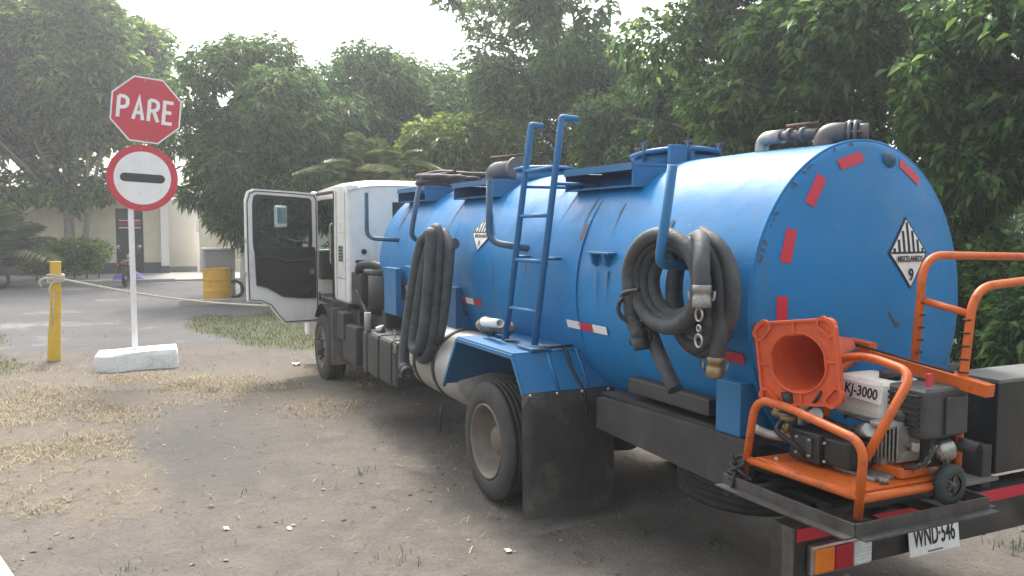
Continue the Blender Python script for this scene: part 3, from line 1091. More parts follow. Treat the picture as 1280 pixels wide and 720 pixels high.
# rear pipework
mb = MB()
mb.tube(fillet([(1.62, 1.0, 2.28), (1.62, 1.0, 2.405), (1.78, 1.0, 2.405)], 0.06, 8), 0.038, 16)
part(mb, 'elbow_pipe', M_galv)
mb = MB()
mb.cyl((1.77, 1.0, 2.405), (2.04, 1.0, 2.395), 0.026, 14)
mb.cyl((1.83, 1.0, 2.404), (1.86, 1.0, 2.403), 0.038, 14)
mb.cyl((1.93, 1.0, 2.40), (1.955, 1.0, 2.40), 0.04, 8)
part(mb, 'pipe', M_greypipe)
mb = MB()
mb.cyl((1.90, 1.0, 2.42), (1.90, 1.0, 2.45), 0.014, 8)
mb.tube([(1.84, 0.97, 2.449), (2.00, 1.04, 2.452)], 0.011, 8)
part(mb, 'valve_handle', M_rust)
mb = MB()
mb.tube(fillet([(2.06, 1.02, 2.28), (2.06, 1.02, 2.39), (2.15, 1.09, 2.388)], 0.06, 8), 0.056, 18)
part(mb, 'elbow_pipe', M_greypipe)
mb = MB()
mb.cyl((2.15, 1.09, 2.388), (2.163, 1.10, 2.388), 0.066, 18)
mb.cyl((2.172, 1.108, 2.388), (2.185, 1.118, 2.388), 0.066, 18)
for k in range(6):
    a = k * math.pi / 3
    v = Vector((-0.7071, 0.7071, 0)) * 0.057 * math.cos(a) + Vector((0, 0, 1)) * 0.057 * math.sin(a)
    c = Vector((2.16, 1.098, 2.388)) + v
    mb.cyl(c - Vector((0.02, 0.016, 0)), c + Vector((0.04, 0.032, 0)), 0.007, 6)
mb.cyl((2.185, 1.118, 2.388), (2.225, 1.15, 2.385), 0.048, 16)
part(mb, 'flange', M_greypipe)

# ladder
def lad(z, dy=0.0): return 0.205 + (z - 1.10) * (0.205 / 1.55) + dy
lx = (0.36, -0.09)
mb_l = []
for x in lx:
    mb = MB()
    mb.tube(fillet([(x, lad(1.09), 1.09), (x, lad(2.64), 2.64), (x, lad(2.64) + (0.12 if x > 0 else 0.09), 2.635)], 0.012, 3), 0.023, 10)
    part(mb, 'ladder_rail', M_blue2)
for z in (1.34, 1.68, 1.99, 2.31):
    mb = MB()
    mb.cyl((lx[1], lad(z), z), (lx[0], lad(z), z), 0.014, 10)
    part(mb, 'ladder_rung', M_blue2)
for z in (1.70, 2.2):
    for x in lx:
        mb = MB()
        mb.tube([(x, lad(z), z), (x + 0.02, flank_y(z) + 0.01, z)], 0.012, 8)
        part(mb, 'ladder_bracket', M_blue2)
mb = MB()
mb.box((0.28, 0.11, 1.107), (0.52, 0.26, 1.125), 0.004)
part(mb, 'ladder_foot', M_blue2)

# hose hooks on the flank
mb = MB()
mb.tube(fillet([(-3.38, 0.13, 2.28), (-3.38, 0.13, 1.80), (-3.20, flank_y(1.78) + 0.01, 1.78)], 0.10, 6), 0.022, 10)
part(mb, 'hose_hook', M_steelblue)
mb = MB()
mb.tube(fillet([(-2.02, 0.24, 2.29), (-2.05, 0.16, 1.80), (-2.05, flank_y(1.78) + 0.01, 1.78)], 0.10, 6), 0.024, 10)
part(mb, 'hose_hook', M_steelblue)
mb = MB()
mb.tube(fillet([(-0.44, 0.24, 2.26), (-0.46, 0.24, 1.80), (-0.12, flank_y(1.755) + 0.01, 1.755)], 0.12, 6), 0.026, 10)
part(mb, 'hose_hook', M_steelblue)
mb = MB()
M = frame((1.83, 0.165, 0), (1, 0, 0), (0, 0.03, 1))
mb.tube(fillet([(2.175, -0.02, 2.19), (2.10, -0.035, 1.735), (2.02, 0.42, 1.715)], 0.05, 5), 0.024, 12)
part(mb, 'hose_hook', M_blue2)
# little double bracket
mb = MB()
yb = flank_y(1.74)
mb.box((0.78, yb - 0.055, 1.745), (1.04, yb + 0.02, 1.757), 0.002)
for x in (0.83, 0.97):
    M = frame((x, 0, 0), (0, 1, 0), (0, 0, 1))
    mb.prism([(yb + 0.01, 1.744), (yb - 0.05, 1.744), (yb - 0.035, 1.69), (yb + 0.01, 1.65)], M, 0.03)
part(mb, 'bracket', M_blue2)
mb = MB()
mb.cyl((-2.75, flank_y(1.52) - 0.02, 1.52), (-2.35, flank_y(1.52) - 0.02, 1.52), 0.012, 8)
part(mb, 'rail', M_blue2)

# saddles carrying the tank, chassis
def saddle(xa, xb, y0, y1, zb, name='tank_saddle'):
    mb = MB()
    mb.box((xa, y0, zb), (xb, y1, 1.16), 0.006)
    part(mb, name, M_blue2)
saddle(2.04, 2.22, 0.36, 1.84, 0.90)
saddle(-3.22, -2.86, 0.33, 1.87, 1.00)
saddle(-1.55, -1.35, 0.40, 1.80, 1.00)
mb = MB()
mb.box((-1.56, 0.33, 0.95), (-1.36, 0.40, 1.40), 0.004)
part(mb, 'saddle_plate', M_blue2)
mb = MB()
mb.box((-3.24, 0.27, 1.02), (-2.84, 0.33, 1.50), 0.004)
part(mb, 'saddle_plate', M_blue2)
for y in (0.72, 1.42):
    mb = MB()
    mb.box((-6.2, y, 0.62), (2.72, y + 0.07, 0.86), 0.01)
    part(mb, 'chassis_rail', M_chassis)
for x in (-3.9, -2.4, -1.0, 1.2, 2.5):
    mb = MB()
    mb.box((x, 0.795, 0.66), (x + 0.1, 1.415, 0.82), 0.01)
    part(mb, 'cross_member', M_chassis)
# side beam behind the rear wheels
mb = MB()
M = frame((0, 0.36, 0), (1, 0, 0), (0, 0, 1))
mb.prism([(0.95, 0.87), (0.95, 0.68), (2.22, 0.64), (2.30, 0.70), (2.30, 0.90)], M, 0.05)
part(mb, 'side_beam', M_chassis)
mb = MB()
mb.box((0.9, 0.40, 0.875), (2.3, 1.9, 0.89))
part(mb, 'deck_plate', M_chassis)
mb = MB()
mb.box((1.15, 0.43, 0.93), (1.9, 0.70, 1.02), 0.01)
mb.cyl((0.8, 0.62, 0.98), (2.0, 0.62, 0.98), 0.04, 12)
part(mb, 'under_pipe', M_chassis)

# wheels
def wheel_parts(dish):
    """tyre turned round local z (outer face at z=0, going inwards with -z)"""
    mb = MB()
    R = 0.417
    prof = [(0.262, -0.03), (0.275, -0.008), (0.31, 0.0), (0.36, -0.004), (0.395, -0.016), (R - 0.006, -0.032)]
    # tread with grooves
    for k in range(5):
        z = -0.038 - k * 0.036
        prof += [(R, z), (R, z - 0.026), (R - 0.010, z - 0.028), (R - 0.010, z - 0.034)]
    prof += [(R - 0.006, -0.222), (0.395, -0.234), (0.36, -0.246), (0.31, -0.25), (0.275, -0.242), (0.262, -0.22), (0.262, -0.03)]
    mb.lathe(prof, Matrix.Identity(4), 56)
    for k in range(0):
        a = 2 * math.pi * k / 28
        M = Matrix.Rotation(a, 4, 'Z')
        mb.box((R - 0.016, -0.007, -0.036), (R + 0.001, 0.007, -0.012), 0, M)
    tyre = mb
    mb = MB()
    if dish:
        prof = [(0.263, -0.05), (0.266, -0.006), (0.258, -0.002), (0.248, -0.008), (0.243, -0.03), (0.22, -0.06), (0.213, -0.13), (0.17, -0.15), (0.11, -0.15)]
    else:
        prof = [(0.263, -0.05), (0.266, -0.006), (0.258, -0.002), (0.248, -0.008), (0.235, -0.04), (0.20, -0.045), (0.16, -0.02), (0.11, -0.012)]
    mb.lathe(prof, Matrix.Identity(4), 40)
    rim = mb
    mb = MB()
    if dish: prof = [(0.11, -0.15), (0.108, -0.145), (0.10, -0.10), (0.085, -0.085), (0.06, -0.075), (0, -0.075)]
    else: prof = [(0.11, -0.012), (0.10, 0.01), (0.085, 0.03), (0.06, 0.038), (0, 0.04)]
    mb.lathe(prof, Matrix.Identity(4), 24)
    for k in range(8):
        a = 2 * math.pi * k / 8
        r = 0.14
        z = -0.15 if dish else -0.016
        mb.cyl((r * math.cos(a), r * math.sin(a), z), (r * math.cos(a), r * math.sin(a), z + 0.035), 0.014, 6)
    hub = mb
    return tyre, rim, hub


def make_wheel(dish):
    t, r, h = wheel_parts(dish)
    w = t.build('wheel', M_tyre, truck, (0, 0, 0))
    w.location = (0, 0, 0)
    _worg[w.name] = Vector((0, 0, 0))
    r.build('rim', M_rim, w, (0, 0, 0))
    h.build('hub', M_rim if dish else M_chassis, w, (0, 0, 0))
    return w


def put_wheel(w, x, y, side):
    """side -1: outer face towards -Y, +1: towards +Y"""
    w.parent = truck
    w.location = Vector((x, y, 0.411)) - _worg[truck.name]
    w.rotation_euler = (RAD(90) if side < 0 else RAD(-90), 0, 0)


wd = make_wheel(True)
put_wheel(wd, 0, 0.0, -1)
for (x, y, s) in ((0, 0.53, 1), (0, 2.20, 1), (0, 1.67, -1)):
    put_wheel(copy_tree(wd, truck), x, y, s)
wf = make_wheel(False)
put_wheel(wf, -5.19, 0.03, -1)
put_wheel(copy_tree(wf, truck), -5.19, 2.17, 1)
mb = MB()
mb.cyl((0, 0.3, 0.41), (0, 1.9, 0.41), 0.09, 16)
mb.lathe([(0, -0.22), (0.16, -0.16), (0.2, 0), (0.16, 0.16), (0, 0.22)], axis_m((0, 1.1, 0.42), (1, 0, 0)), 20)
part(mb, 'rear_axle', M_chassis)
mb = MB()
mb.box((-5.26, 0.3, 0.33), (-5.12, 1.9, 0.44), 0.02)
part(mb, 'front_axle', M_chassis)
# spare wheel slung flat under the tail
sp = copy_tree(wd, truck)
sp.location = Vector((1.50, 1.05, 0.33)) - _worg[truck.name]
sp.rotation_euler = (RAD(180), RAD(4), 0)
mb = MB()
mb.cyl((1.50, 1.05, 0.48), (1.50, 1.05, 0.80), 0.03, 10)
part(mb, 'spare_carrier', M_chassis)

# rear mudguards: folded sheet with lip and ribs (left one seen, right one its twin)
for (ya, yb) in ((-0.02, 0.64), (1.60, 2.23)):
    prof = [(-0.74, 0.70), (-0.45, 1.09), (0.50, 1.09), (0.665, 0.865)]
    mb = MB()
    t = 0.012
    for (p, q) in zip(prof[:-1], prof[1:]):
        d = Vector((q[0] - p[0], 0, q[1] - p[1]))
        n = Vector((-d.z, 0, d.x)).normalized() * t
        A = [(p[0], ya, p[1]), (q[0], ya, q[1]), (q[0], yb, q[1]), (p[0], yb, p[1])]
        V = [mb.bm.verts.new(v) for v in A] + [mb.bm.verts.new(Vector(v) + n) for v in A]
        for f in ((3, 2, 1, 0), (4, 5, 6, 7), (0, 1, 5, 4), (1, 2, 6, 5), (2, 3, 7, 6), (3, 0, 4, 7)):
            mb.bm.faces.new([V[i] for i in f])
    guard = part(mb, 'mudguard', M_blue2)
    ye = ya if ya < 1 else yb
    mb = MB()
    for (p, q) in zip(prof[:-1], prof[1:]):
        mb.tube([(p[0], ye, p[1] - 0.012), (q[0], ye, q[1] - 0.012)], 0.018, 4)
    part(mb, 'mudguard_lip', M_blue2, guard)
    for k in (0.36, 0.70):
        y = ya + (yb - ya) * k
        mb = MB()
        mb.tube([(0.505, y, 1.105), (0.672, y, 0.885)], 0.010, 6)
        part(mb, 'mudguard_rib', M_blue2, guard)
    mb = MB()
    P = []
    for i in range(9):
        row = []
        for j in range(9):
            u, v = i / 8, j / 8
            row.append((0.672 + 0.03 * (1 - v) * math.sin(2.2 * u + 0.6) * (1 - v), ya - 0.02 + (yb - ya + 0.02) * u, 0.065 + 0.81 * v))
        P.append(row)
    mb.grid(P)
    bmesh.ops.solidify(mb.bm, geom=mb.bm.faces[:], thickness=0.009)
    flap = part(mb, 'mud_flap', M_flap)
    for k in (0.05, 0.34, 0.62, 0.92):
        mb = MB()
        y = ya + (yb - ya) * k
        mb.lathe([(0, 0.012), (0.009, 0.01), (0.012, 0)], axis_m((0.684, y, 0.855), (1, 0, 0)), 10)
        part(mb, 'bolt', M_metal, flap)
# cable running over the guard
mb = MB()
mb.tube(catmull([(0.30, 0.22, 1.12), (0.42, 0.30, 1.115), (0.51, 0.35, 1.118), (0.60, 0.36, 0.99), (0.69, 0.40, 0.84), (0.70, 0.41, 0.70)], 6), 0.011, 8)
part(mb, 'cable', M_black)
mb = MB()
mb.tube(catmull([(0.0, 0.16, 1.115), (0.12, 0.20, 1.12), (0.30, 0.14, 1.12), (0.45, 0.16, 1.125), (0.52, 0.28, 1.13), (0.46, 0.44, 1.12)], 6), 0.010, 8)
part(mb, 'cable', M_black)

# silver cylinder tank ahead of the rear wheels, on straps
mb = MB()
Mx = axis_m((-1.88, 0.37, 0.745), (1, 0, 0))
mb.lathe([(0, -0.045), (0.12, -0.04), (0.24, -0.015), (0.292, 0.02), (0.30, 0.05), (0.30, 1.10), (0.27, 1.15), (0, 1.19)], Mx, 44)
cyl_tank = part(mb, 'silver_cylinder', M_silver)
for x in (-1.70, -1.22):
    mb = MB()
    mb.lathe([(0.300, -0.03), (0.311, -0.026), (0.311, 0.026), (0.300, 0.03)], axis_m((x, 0.37, 0.745), (1, 0, 0)), 44)
    part(mb, 'strap', M_chassis, cyl_tank)
mb = MB()
mb.cyl((-1.88, 0.37, 0.60), (-1.95, 0.37, 0.58), 0.03, 10)
part(mb, 'drain', M_chassis, cyl_tank)
mb = MB()
mb.tube([(-0.93, 0.03, 0.50), (-0.93, 0.02, 0.28)], 0.008, 6)
part(mb, 'drain_hose', M_black, cyl_tank)

# black fuel tank with straps
mb = MB()
mb.box((-3.15, 0.0, 0.42), (-2.02, 0.56, 0.86), 0.05, seg=3)
ft = part(mb, 'fuel_tank', M_chassis)
for x in (-3.0, -2.6, -2.18):
    mb = MB()
    mb.box((x, -0.008, 0.412), (x + 0.05, 0.568, 0.868), 0.045)
    part(mb, 'strap', M_black, ft)
mb = MB()
mb.cyl((-2.85, 0.12, 0.85), (-2.85, 0.10, 0.92), 0.045, 16)
part(mb, 'filler_cap', M_metal, ft)
mb = MB()
mb.cyl((-3.0, 0.02, 0.86), (-3.0, 0.02, 1.05), 0.035, 12)
part(mb, 'white_post', M_greybin)

# dark machinery between cab and fuel tank
mb = MB()
mb.box((-4.55, 0.35, 0.55), (-3.45, 1.85, 1.02), 0.03)
part(mb, 'gearbox', M_chassis)
mb = MB()
mb.cyl((-3.75, 0.42, 0.95), (-3.75, 0.42, 1.38), 0.17, 24)
mb.cyl((-3.75, 0.42, 1.38), (-3.75, 0.42, 1.45), 0.12, 20)
part(mb, 'air_filter', M_chassis)
mb = MB()
mb.box((-4.4, 0.22, 1.02), (-3.95, 0.75, 1.40), 0.03)
for k in range(7):
    mb.box((-4.38 + k * 0.06, 0.205, 0.74), (-4.35 + k * 0.06, 0.22, 0.96))
part(mb, 'engine_cover', M_chassis)
mb = MB()
mb.tube(catmull([(-4.2, 0.3, 1.3), (-4.1, 0.24, 1.45), (-3.9, 0.3, 1.50), (-3.7, 0.42, 1.46)], 6), 0.05, 12)
part(mb, 'intake_hose', M_black)
mb = MB()
mb.tube(catmull([(-4.3, 0.28, 1.1), (-4.0, 0.18, 1.2), (-3.8, 0.2, 1.05), (-3.5, 0.2, 0.9)], 6), 0.016, 8)
part(mb, 'cable', M_black)
mb = MB()
mb.box((-4.45, 0.12, 0.36), (-3.85, 0.50, 0.80), 0.03)
part(mb, 'battery_box', M_chassis)
# front mudguard: arch strip behind and over the wheel
mb = MB()
P = []
for i in range(15):
    a = RAD(-8 + 150 * i / 14)
    P.append([(-5.19 + 0.50 * math.cos(a), 0.05, 0.43 + 0.53 * math.sin(a)), (-5.19 + 0.50 * math.cos(a), 0.40, 0.43 + 0.53 * math.sin(a))])
mb.grid(P)
bmesh.ops.solidify(mb.bm, geom=mb.bm.faces[:], thickness=0.03)
part(mb, 'front_mudguard', M_chassis)
mb = MB()
mb.box((-4.70, 0.05, 0.26), (-4.66, 0.42, 0.95), 0.006)
part(mb, 'front_mud_flap', M_flap)
mb = MB()
mb.box((-4.66, 0.10, 0.60), (-4.3, 0.45, 0.92), 0.02)
part(mb, 'step_box', M_chassis)

# cab: rear shell, roof, front, sides with openings
CY0, CY1 = 0.20, 2.02
mb = MB()
mb.box((-5.16, CY0, 1.00), (-4.48, CY1, 2.44), 0.07, seg=3)
cab = part(mb, 'cab', M_white)
mb = MB()
rr = []
for x, zc in ((-6.45, 2.30), (-6.3, 2.40), (-6.0, 2.455), (-5.3, 2.475), (-4.75, 2.47), (-4.55, 2.445), (-4.46, 2.39)):
    row = []
    for k in range(13):
        u = k / 12
        y = CY0 + 0.0 + (CY1 - CY0) * u
        e = abs(2 * u - 1)
        row.append((x, y, zc + 0.025 - 0.085 * e ** 6))
    rr.append(row)
mb.grid(rr)
bmesh.ops.solidify(mb.bm, geom=mb.bm.faces[:], thickness=0.05)
part(mb, 'cab_roof', M_white)
mb = MB()
mb.box((-6.62, CY0 + 0.02, 0.62), (-6.50, CY1 - 0.02, 1.55), 0.05)
part(mb, 'cab_front', M_white)
mb = MB()
mb.box((-6.75, 0.15, 0.40), (-6.55, 2.07, 0.72), 0.04)
part(mb, 'front_bumper', M_white)
mb = MB()
M = frame((-6.50, 1.11, 1.92), (0, 1, 0), (0.16, 0, 1))
mb.box((-0.86, -0.36, -0.006), (0.86, 0.40, 0.006), 0, M)
part(mb, 'windscreen', M_glass)
for y in (CY0 + 0.03, CY1 - 0.03):
    mb = MB()
    mb.tube([(-6.53, y, 1.5), (-6.32, y, 2.40)], 0.045, 8)
    part(mb, 'windscreen_pillar', M_white)
mb = MB()
M = frame((0, CY1 - 0.03, 0), (1, 0, 0), (0, 0, 1))
o = [(-6.5, 0.70), (-5.15, 0.95), (-5.15, 2.40), (-6.3, 2.36)]
i_ = [(-6.32, 1.55), (-5.35, 1.60), (-5.35, 2.30), (-6.18, 2.26)]
mb.ring(o, i_, M, 0.05)
part(mb, 'far_door', M_white)
mb = MB()
mb.box((-6.5, CY0 + 0.03, 0.92), (-5.16, CY1 - 0.06, 0.99), 0.01)
part(mb, 'cab_floor', M_black)
mb = MB()
mb.box((-5.75, 0.32, 1.05), (-5.25, 0.85, 1.30), 0.06)
mb.box((-5.34, 0.32, 1.25), (-5.18, 0.85, 2.02), 0.05)
mb.box((-5.30, 0.42, 2.04), (-5.20, 0.75, 2.22), 0.04)
part(mb, 'seat', M_black)
mb = MB()
mb.box((-6.48, CY0 + 0.06, 1.2), (-6.22, CY1 - 0.08, 1.62), 0.05)
part(mb, 'dashboard', M_black)
mb = MB()
mb.tube([Vector((-6.05, 0.58, 1.58)) + Vector((0.10 * math.cos(a), 0.21 * math.sin(a), 0.18 * math.cos(a))) for a in np.linspace(0, 6.2832, 25)[:-1]], 0.016, 8, closed=True)
part(mb, 'steering_wheel', M_black)
# rubber edge of the door opening, grab rail, vent, rear window, seams
mb = MB()
mb.tube(fillet([(-5.14, CY0 + 0.005, 1.02), (-5.165, CY0 + 0.005, 1.6), (-5.08, CY0 + 0.01, 2.36), (-6.2, CY0 + 0.02, 2.36)], 0.08), 0.022, 8)
part(mb, 'door_seal', M_black, cab)
mb = MB()
mb.tube(fillet([(-5.22, CY0 + 0.02, 1.45), (-5.22, CY0 - 0.02, 1.47), (-5.22, CY0 - 0.02, 1.95), (-5.22, CY0 + 0.02, 1.97)], 0.02), 0.012, 8)
part(mb, 'grab_rail', M_metal, cab)
mb = MB()
mb.box((-4.88, CY0 - 0.004, 1.50), (-4.66, CY0 + 0.01, 1.70), 0.003)
vent = part(mb, 'vent', M_greybin, cab)
for k in range(5):
    mb = MB()
    mb.box((-4.86, CY0 - 0.010, 1.515 + k * 0.037), (-4.68, CY0 - 0.003, 1.533 + k * 0.037))
    part(mb, 'vent_slat', M_black, cab)
mb = MB()
mb.box((-4.479, 0.76, 1.92), (-4.470, 1.46, 2.22), 0.004)
part(mb, 'rear_window', M_black, cab)
for z in (1.86, 1.96):
    mb = MB()
    mb.box((-4.86, CY0 - 0.006, z), (-4.62, CY0 + 0.02, z + 0.012), 0.004)
    part(mb, 'body_crease', M_white, cab)
mb = MB()
mb.cyl((-4.482, 0.40, 1.63), (-4.45, 0.40, 1.63), 0.03, 12)
mb.box((-4.482, 0.30, 1.50), (-4.45, 0.50, 1.53), 0.004)
part(mb, 'cab_latch', M_chassis, cab)
mb = MB()
mb.box((-5.14, CY0 + 0.01, 0.90), (-4.52, CY0 + 0.10, 1.0), 0.02)
part(mb, 'cab_skirt', M_chassis, cab)

for (a, b) in (((-4.98, CY0 - 0.003, 1.06), (-4.972, CY0 + 0.02, 2.36)), ((-4.96, CY0 - 0.003, 1.30), (-4.56, CY0 + 0.02, 1.306)), ((-4.56, CY0 - 0.003, 1.06), (-4.553, CY0 + 0.02, 2.34))):
    mb = MB()
    mb.box(a, b)
    part(mb, 'panel_gap', M_chassis, cab)
for y in (0.50, 0.66):
    mb = MB()
    mb.box((-4.483, y, 1.08), (-4.462, y + 0.03, 1.78), 0.006)
    part(mb, 'pressed_rib', M_white, cab)

# open driver door
H0 = Vector((-5.92, 0.17, 0)); H1 = Vector((-5.74, -0.76, 0))
du = (H1 - H0).normalized()
DM = frame(H0, du, (0, 0, 1))
outer = [(0.0, 0.66), (0.46, 0.66), (0.56, 0.76), (0.66, 0.90), (0.80, 0.965), (0.955, 0.98), (0.965, 1.60), (0.965, 2.26), (0.93, 2.37), (0.85, 2.405), (0.35, 2.385), (0.03, 2.365), (0.0, 2.30), (0.0, 1.60)]
inner = [(0.12, 1.645), (0.42, 1.64), (0.5, 1.64), (0.58, 1.64), (0.68, 1.64), (0.845, 1.64), (0.855, 1.75), (0.855, 2.20), (0.835, 2.29), (0.80, 2.31), (0.35, 2.29), (0.14, 2.275), (0.115, 2.24), (0.11, 1.75)]
mb = MB()
mb.ring(outer, inner, DM, 0.055)
door = part(mb, 'door', M_white)
nd = (DM.to_3x3() @ Vector((0, 0, 1)))
side = 1.0 if nd.x > 0 else -1.0            # which local z faces the rear (inner face of the open door)
def dplane(poly, off, t, name, m):
    mb = MB()
    mb.prism(poly, DM @ Matrix.Translation((0, 0, side * off)), t)
    return part(mb, name, m, door)
dplane([(0.045, 0.98), (0.24, 0.99), (0.50, 1.02), (0.70, 1.14), (0.845, 1.18), (0.86, 1.60), (0.86, 1.66), (0.06, 1.66), (0.045, 1.60)], 0.042, 0.03, 'door_trim', M_black)
mb = MB()
o2 = [(x, z) for x, z in inner]
cx = sum(p[0] for p in o2) / len(o2); cz = sum(p[1] for p in o2) / len(o2)
mb.ring([(cx + (x - cx) * 1.07, cz + (z - cz) * 1.07) for x, z in o2], [(cx + (x - cx) * 0.94, cz + (z - cz) * 0.94) for x, z in o2], DM @ Matrix.Translation((0, 0, side * 0.033)), 0.012)
part(mb, 'window_seal', M_black, door)
mb = MB()
mb.prism([(cx + (x - cx) * 1.01, cz + (z - cz) * 1.01) for x, z in o2], DM, 0.006)
part(mb, 'window_pane', M_glass, door)
mb = MB()
mb.tube([DM @ Vector(p) for p in fillet([(0.10, 1.50, side * 0.06), (0.45, 1.47, side * 0.085), (0.60, 1.53, side * 0.085), (0.84, 1.54, side * 0.06)], 0.05)], 0.017, 8)
part(mb, 'armrest', M_black, door)
mb = MB()
mb.box((0.07, 1.30, side * 0.06 - 0.008), (0.14, 1.37, side * 0.06 + 0.008), 0.004, DM)
part(mb, 'door_handle', M_metal, door)
mb = MB()
mb.box((0.12, 1.20, side * 0.06 - 0.012), (0.62, 1.24, side * 0.06 + 0.012), 0.006, DM)
part(mb, 'door_pocket', M_black, door)
for z in (1.30, 1.72):
    mb = MB()
    mb.box((0.966, z, -0.02), (0.974, z + 0.05, 0.02), 0.002, DM)
    part(mb, 'door_latch', M_metal, door)
cxd, czd = 0.48, 1.55
mb = MB()
mb.ring([(cxd + (x - cxd) * 0.965, czd + (z - czd) * 0.975) for x, z in outer], [(cxd + (x - cxd) * 0.945, czd + (z - czd) * 0.962) for x, z in outer], DM @ Matrix.Translation((0, 0, side * 0.032)), 0.014)
part(mb, 'weather_strip', M_chassis, door)
mb = MB()
mb.lathe([(0.085, 0.0), (0.085, 0.012), (0.07, 0.014), (0.06, 0.006), (0, 0.004)], DM @ Matrix.Translation((0.20, 1.12, side * 0.055)) @ (Matrix.Identity(4) if side > 0 else Matrix.Rotation(math.pi, 4, 'X')), 24)
part(mb, 'speaker', M_chassis, door)
for z in (0.95, 1.9):
    mb = MB()
    mb.cyl(DM @ Vector((-0.02, z, 0)), DM @ Vector((-0.02, z + 0.10, 0)), 0.025, 10)
    part(mb, 'hinge', M_black, door)
# wing mirror seen through the door window
mb = MB()
mb.tube(fillet([(-6.45, 0.2, 2.30), (-6.62, -0.14, 2.30), (-6.62, -0.14, 1.75), (-6.5, 0.2, 1.70)], 0.08), 0.014, 8)
part(mb, 'mirror_arm', M_black)
mb = MB()
mb.box((-6.65, -0.26, 1.92), (-6.58, -0.09, 2.22), 0.03)
mir = part(mb, 'mirror', M_white)
mb = MB()
mb.box((-6.579, -0.225, 1.97), (-6.574, -0.105, 2.19), 0.002)
part(mb, 'mirror_glass', mat('mirror_silver', (0.85, 0.87, 0.88), 0.05, 1.0), mir)

# tail: bumper beam, red stripe, lamps, plate, tray
mb = MB()
mb.box((2.62, 0.19, 0.44), (2.76, 2.10, 0.655), 0.008)
bump = part(mb, 'rear_bumper', M_toolbox)
mb = MB()
mb.box((2.758, 0.20, 0.60), (2.766, 2.09, 0.652), 0.001)
part(mb, 'red_stripe', M_red, bump)
mb = MB()
mb.box((2.70, 0.180, 0.42), (2.765, 0.1885, 0.66), 0.002)
part(mb, 'bumper_end', M_angle, bump)
def lamp(y0, y1, order):
    mb = MB()
    mb.box((2.762, y0, 0.455), (2.80, y1, 0.585), 0.012)
    l = part(mb, 'tail_lamp', M_metal)
    w = (y1 - y0 - 0.03) / 3
    for k, m in enumerate(order):
        mb = MB()
        ya = y0 + 0.012 + k * (w + 0.003)
        mb.box((2.796, ya, 0.468), (2.812, ya + w - 0.003, 0.572), 0.005)
        lens = part(mb, 'lens', m, l)
        if m is not M_redlens:
            for i in range(5):
                for j in range(4):
                    pass
            mb = MB()
            for i in range(6):
                mb.box((2.810, ya + 0.006, 0.474 + i * 0.0158), (2.8145, ya + w - 0.009, 0.474 + i * 0.0158 + 0.011), 0.002, seg=1)
            part(mb, 'lens_ribs', m, l)
lamp(0.255, 0.60, (M_amber, M_redlens, M_clear))
lamp(1.72, 2.06, (M_clear, M_redlens, M_amber))
# licence plate
mb = MB()
PM = frame((2.785, 1.01, 0.505), (0, 1, 0.0), (-0.12, 0.0, 1))
mb.box((-0.165, -0.072, -0.002), (0.165, 0.072, 0.002), 0.0015, PM)
plate = part(mb, 'licence_plate', M_stickw)
text('plate_lettering', 'WND\u00b7546', 0.122, PM @ Matrix.Translation((0, 0.006, 0.004)), M_ink, plate, 0.0016, 0.52)
mb = MB()
mb.box((-0.05, -0.064, 0.0025), (0.05, -0.057, 0.0032), 0, PM)
part(mb, 'plate_smallprint', M_greypipe, plate)

# tray of angle iron carrying the washer
TX0, TX1, TY0, TY1, TZt = 2.30, 3.06, 0.20, 0.98, 0.745
def angle(a, b, up=True):
    mb = MB()
    a = Vector(a); b = Vector(b)
    d = (b - a).normalized()
    n = d.cross(Vector((0, 0, 1)))
    M = frame(a, d, (0, 0, 1))
    L = (b - a).length
    mb.box((0, -0.028, -0.004), (L, 0.028, 0.004), 0.001, M)
    mb.box((0, -0.028, 0.004), (L, -0.020, 0.05), 0.001, M)
    return part(mb, 'tray_angle', M_angle)
angle((TX0, TY0, TZt), (TX1, TY0, TZt))
angle((TX1, TY0 + 0.005, TZt), (TX1, TY1, TZt))
angle((TX1, TY1, TZt), (TX0, TY1, TZt))
mb = MB()
mb.box((2.42, TY0 + 0.03, TZt - 0.035), (2.46, TY1 - 0.03, TZt - 0.006))
mb.box((2.78, TY0 + 0.03, TZt - 0.035), (2.82, TY1 - 0.03, TZt - 0.006))
part(mb, 'tray_bearer', M_chassis)
for y in (0.45, 0.85):
    mb = MB()
    mb.box((2.25, y, 0.66), (3.0, y + 0.05, TZt - 0.036), 0.003)
    part(mb, 'tray_support', M_chassis)
mb = MB()
mb.box((2.20, 0.35, 0.665), (2.62, 2.05, 0.685), 0.002)
part(mb, 'rear_deck', M_toolbox)
mb = MB()
mb.box((2.44, 1.02, 0.69), (2.75, 1.50, 0.705), 0.002)
part(mb, 'chequer_plate', M_greytop)

# black tool box, bolted on the tail
tb = empty('tool_box', (2.58, 2.0, 0.69), 'black steel tool box with grey lid at the right end of the bumper', 'tool box')
mb = MB()
mb.box((2.46, 1.53, 0.707), (2.71, 2.40, 1.150), 0.006)
mb.build('box_body', M_toolbox, tb)
mb = MB()
mb.box((2.45, 1.52, 1.152), (2.722, 2.41, 1.172), 0.004)
mb.build('box_lid', M_greytop, tb)
mb = MB()
mb.box((2.711, 1.90, 1.04), (2.722, 1.98, 1.15), 0.003)
mb.build('latch', M_metal, tb)

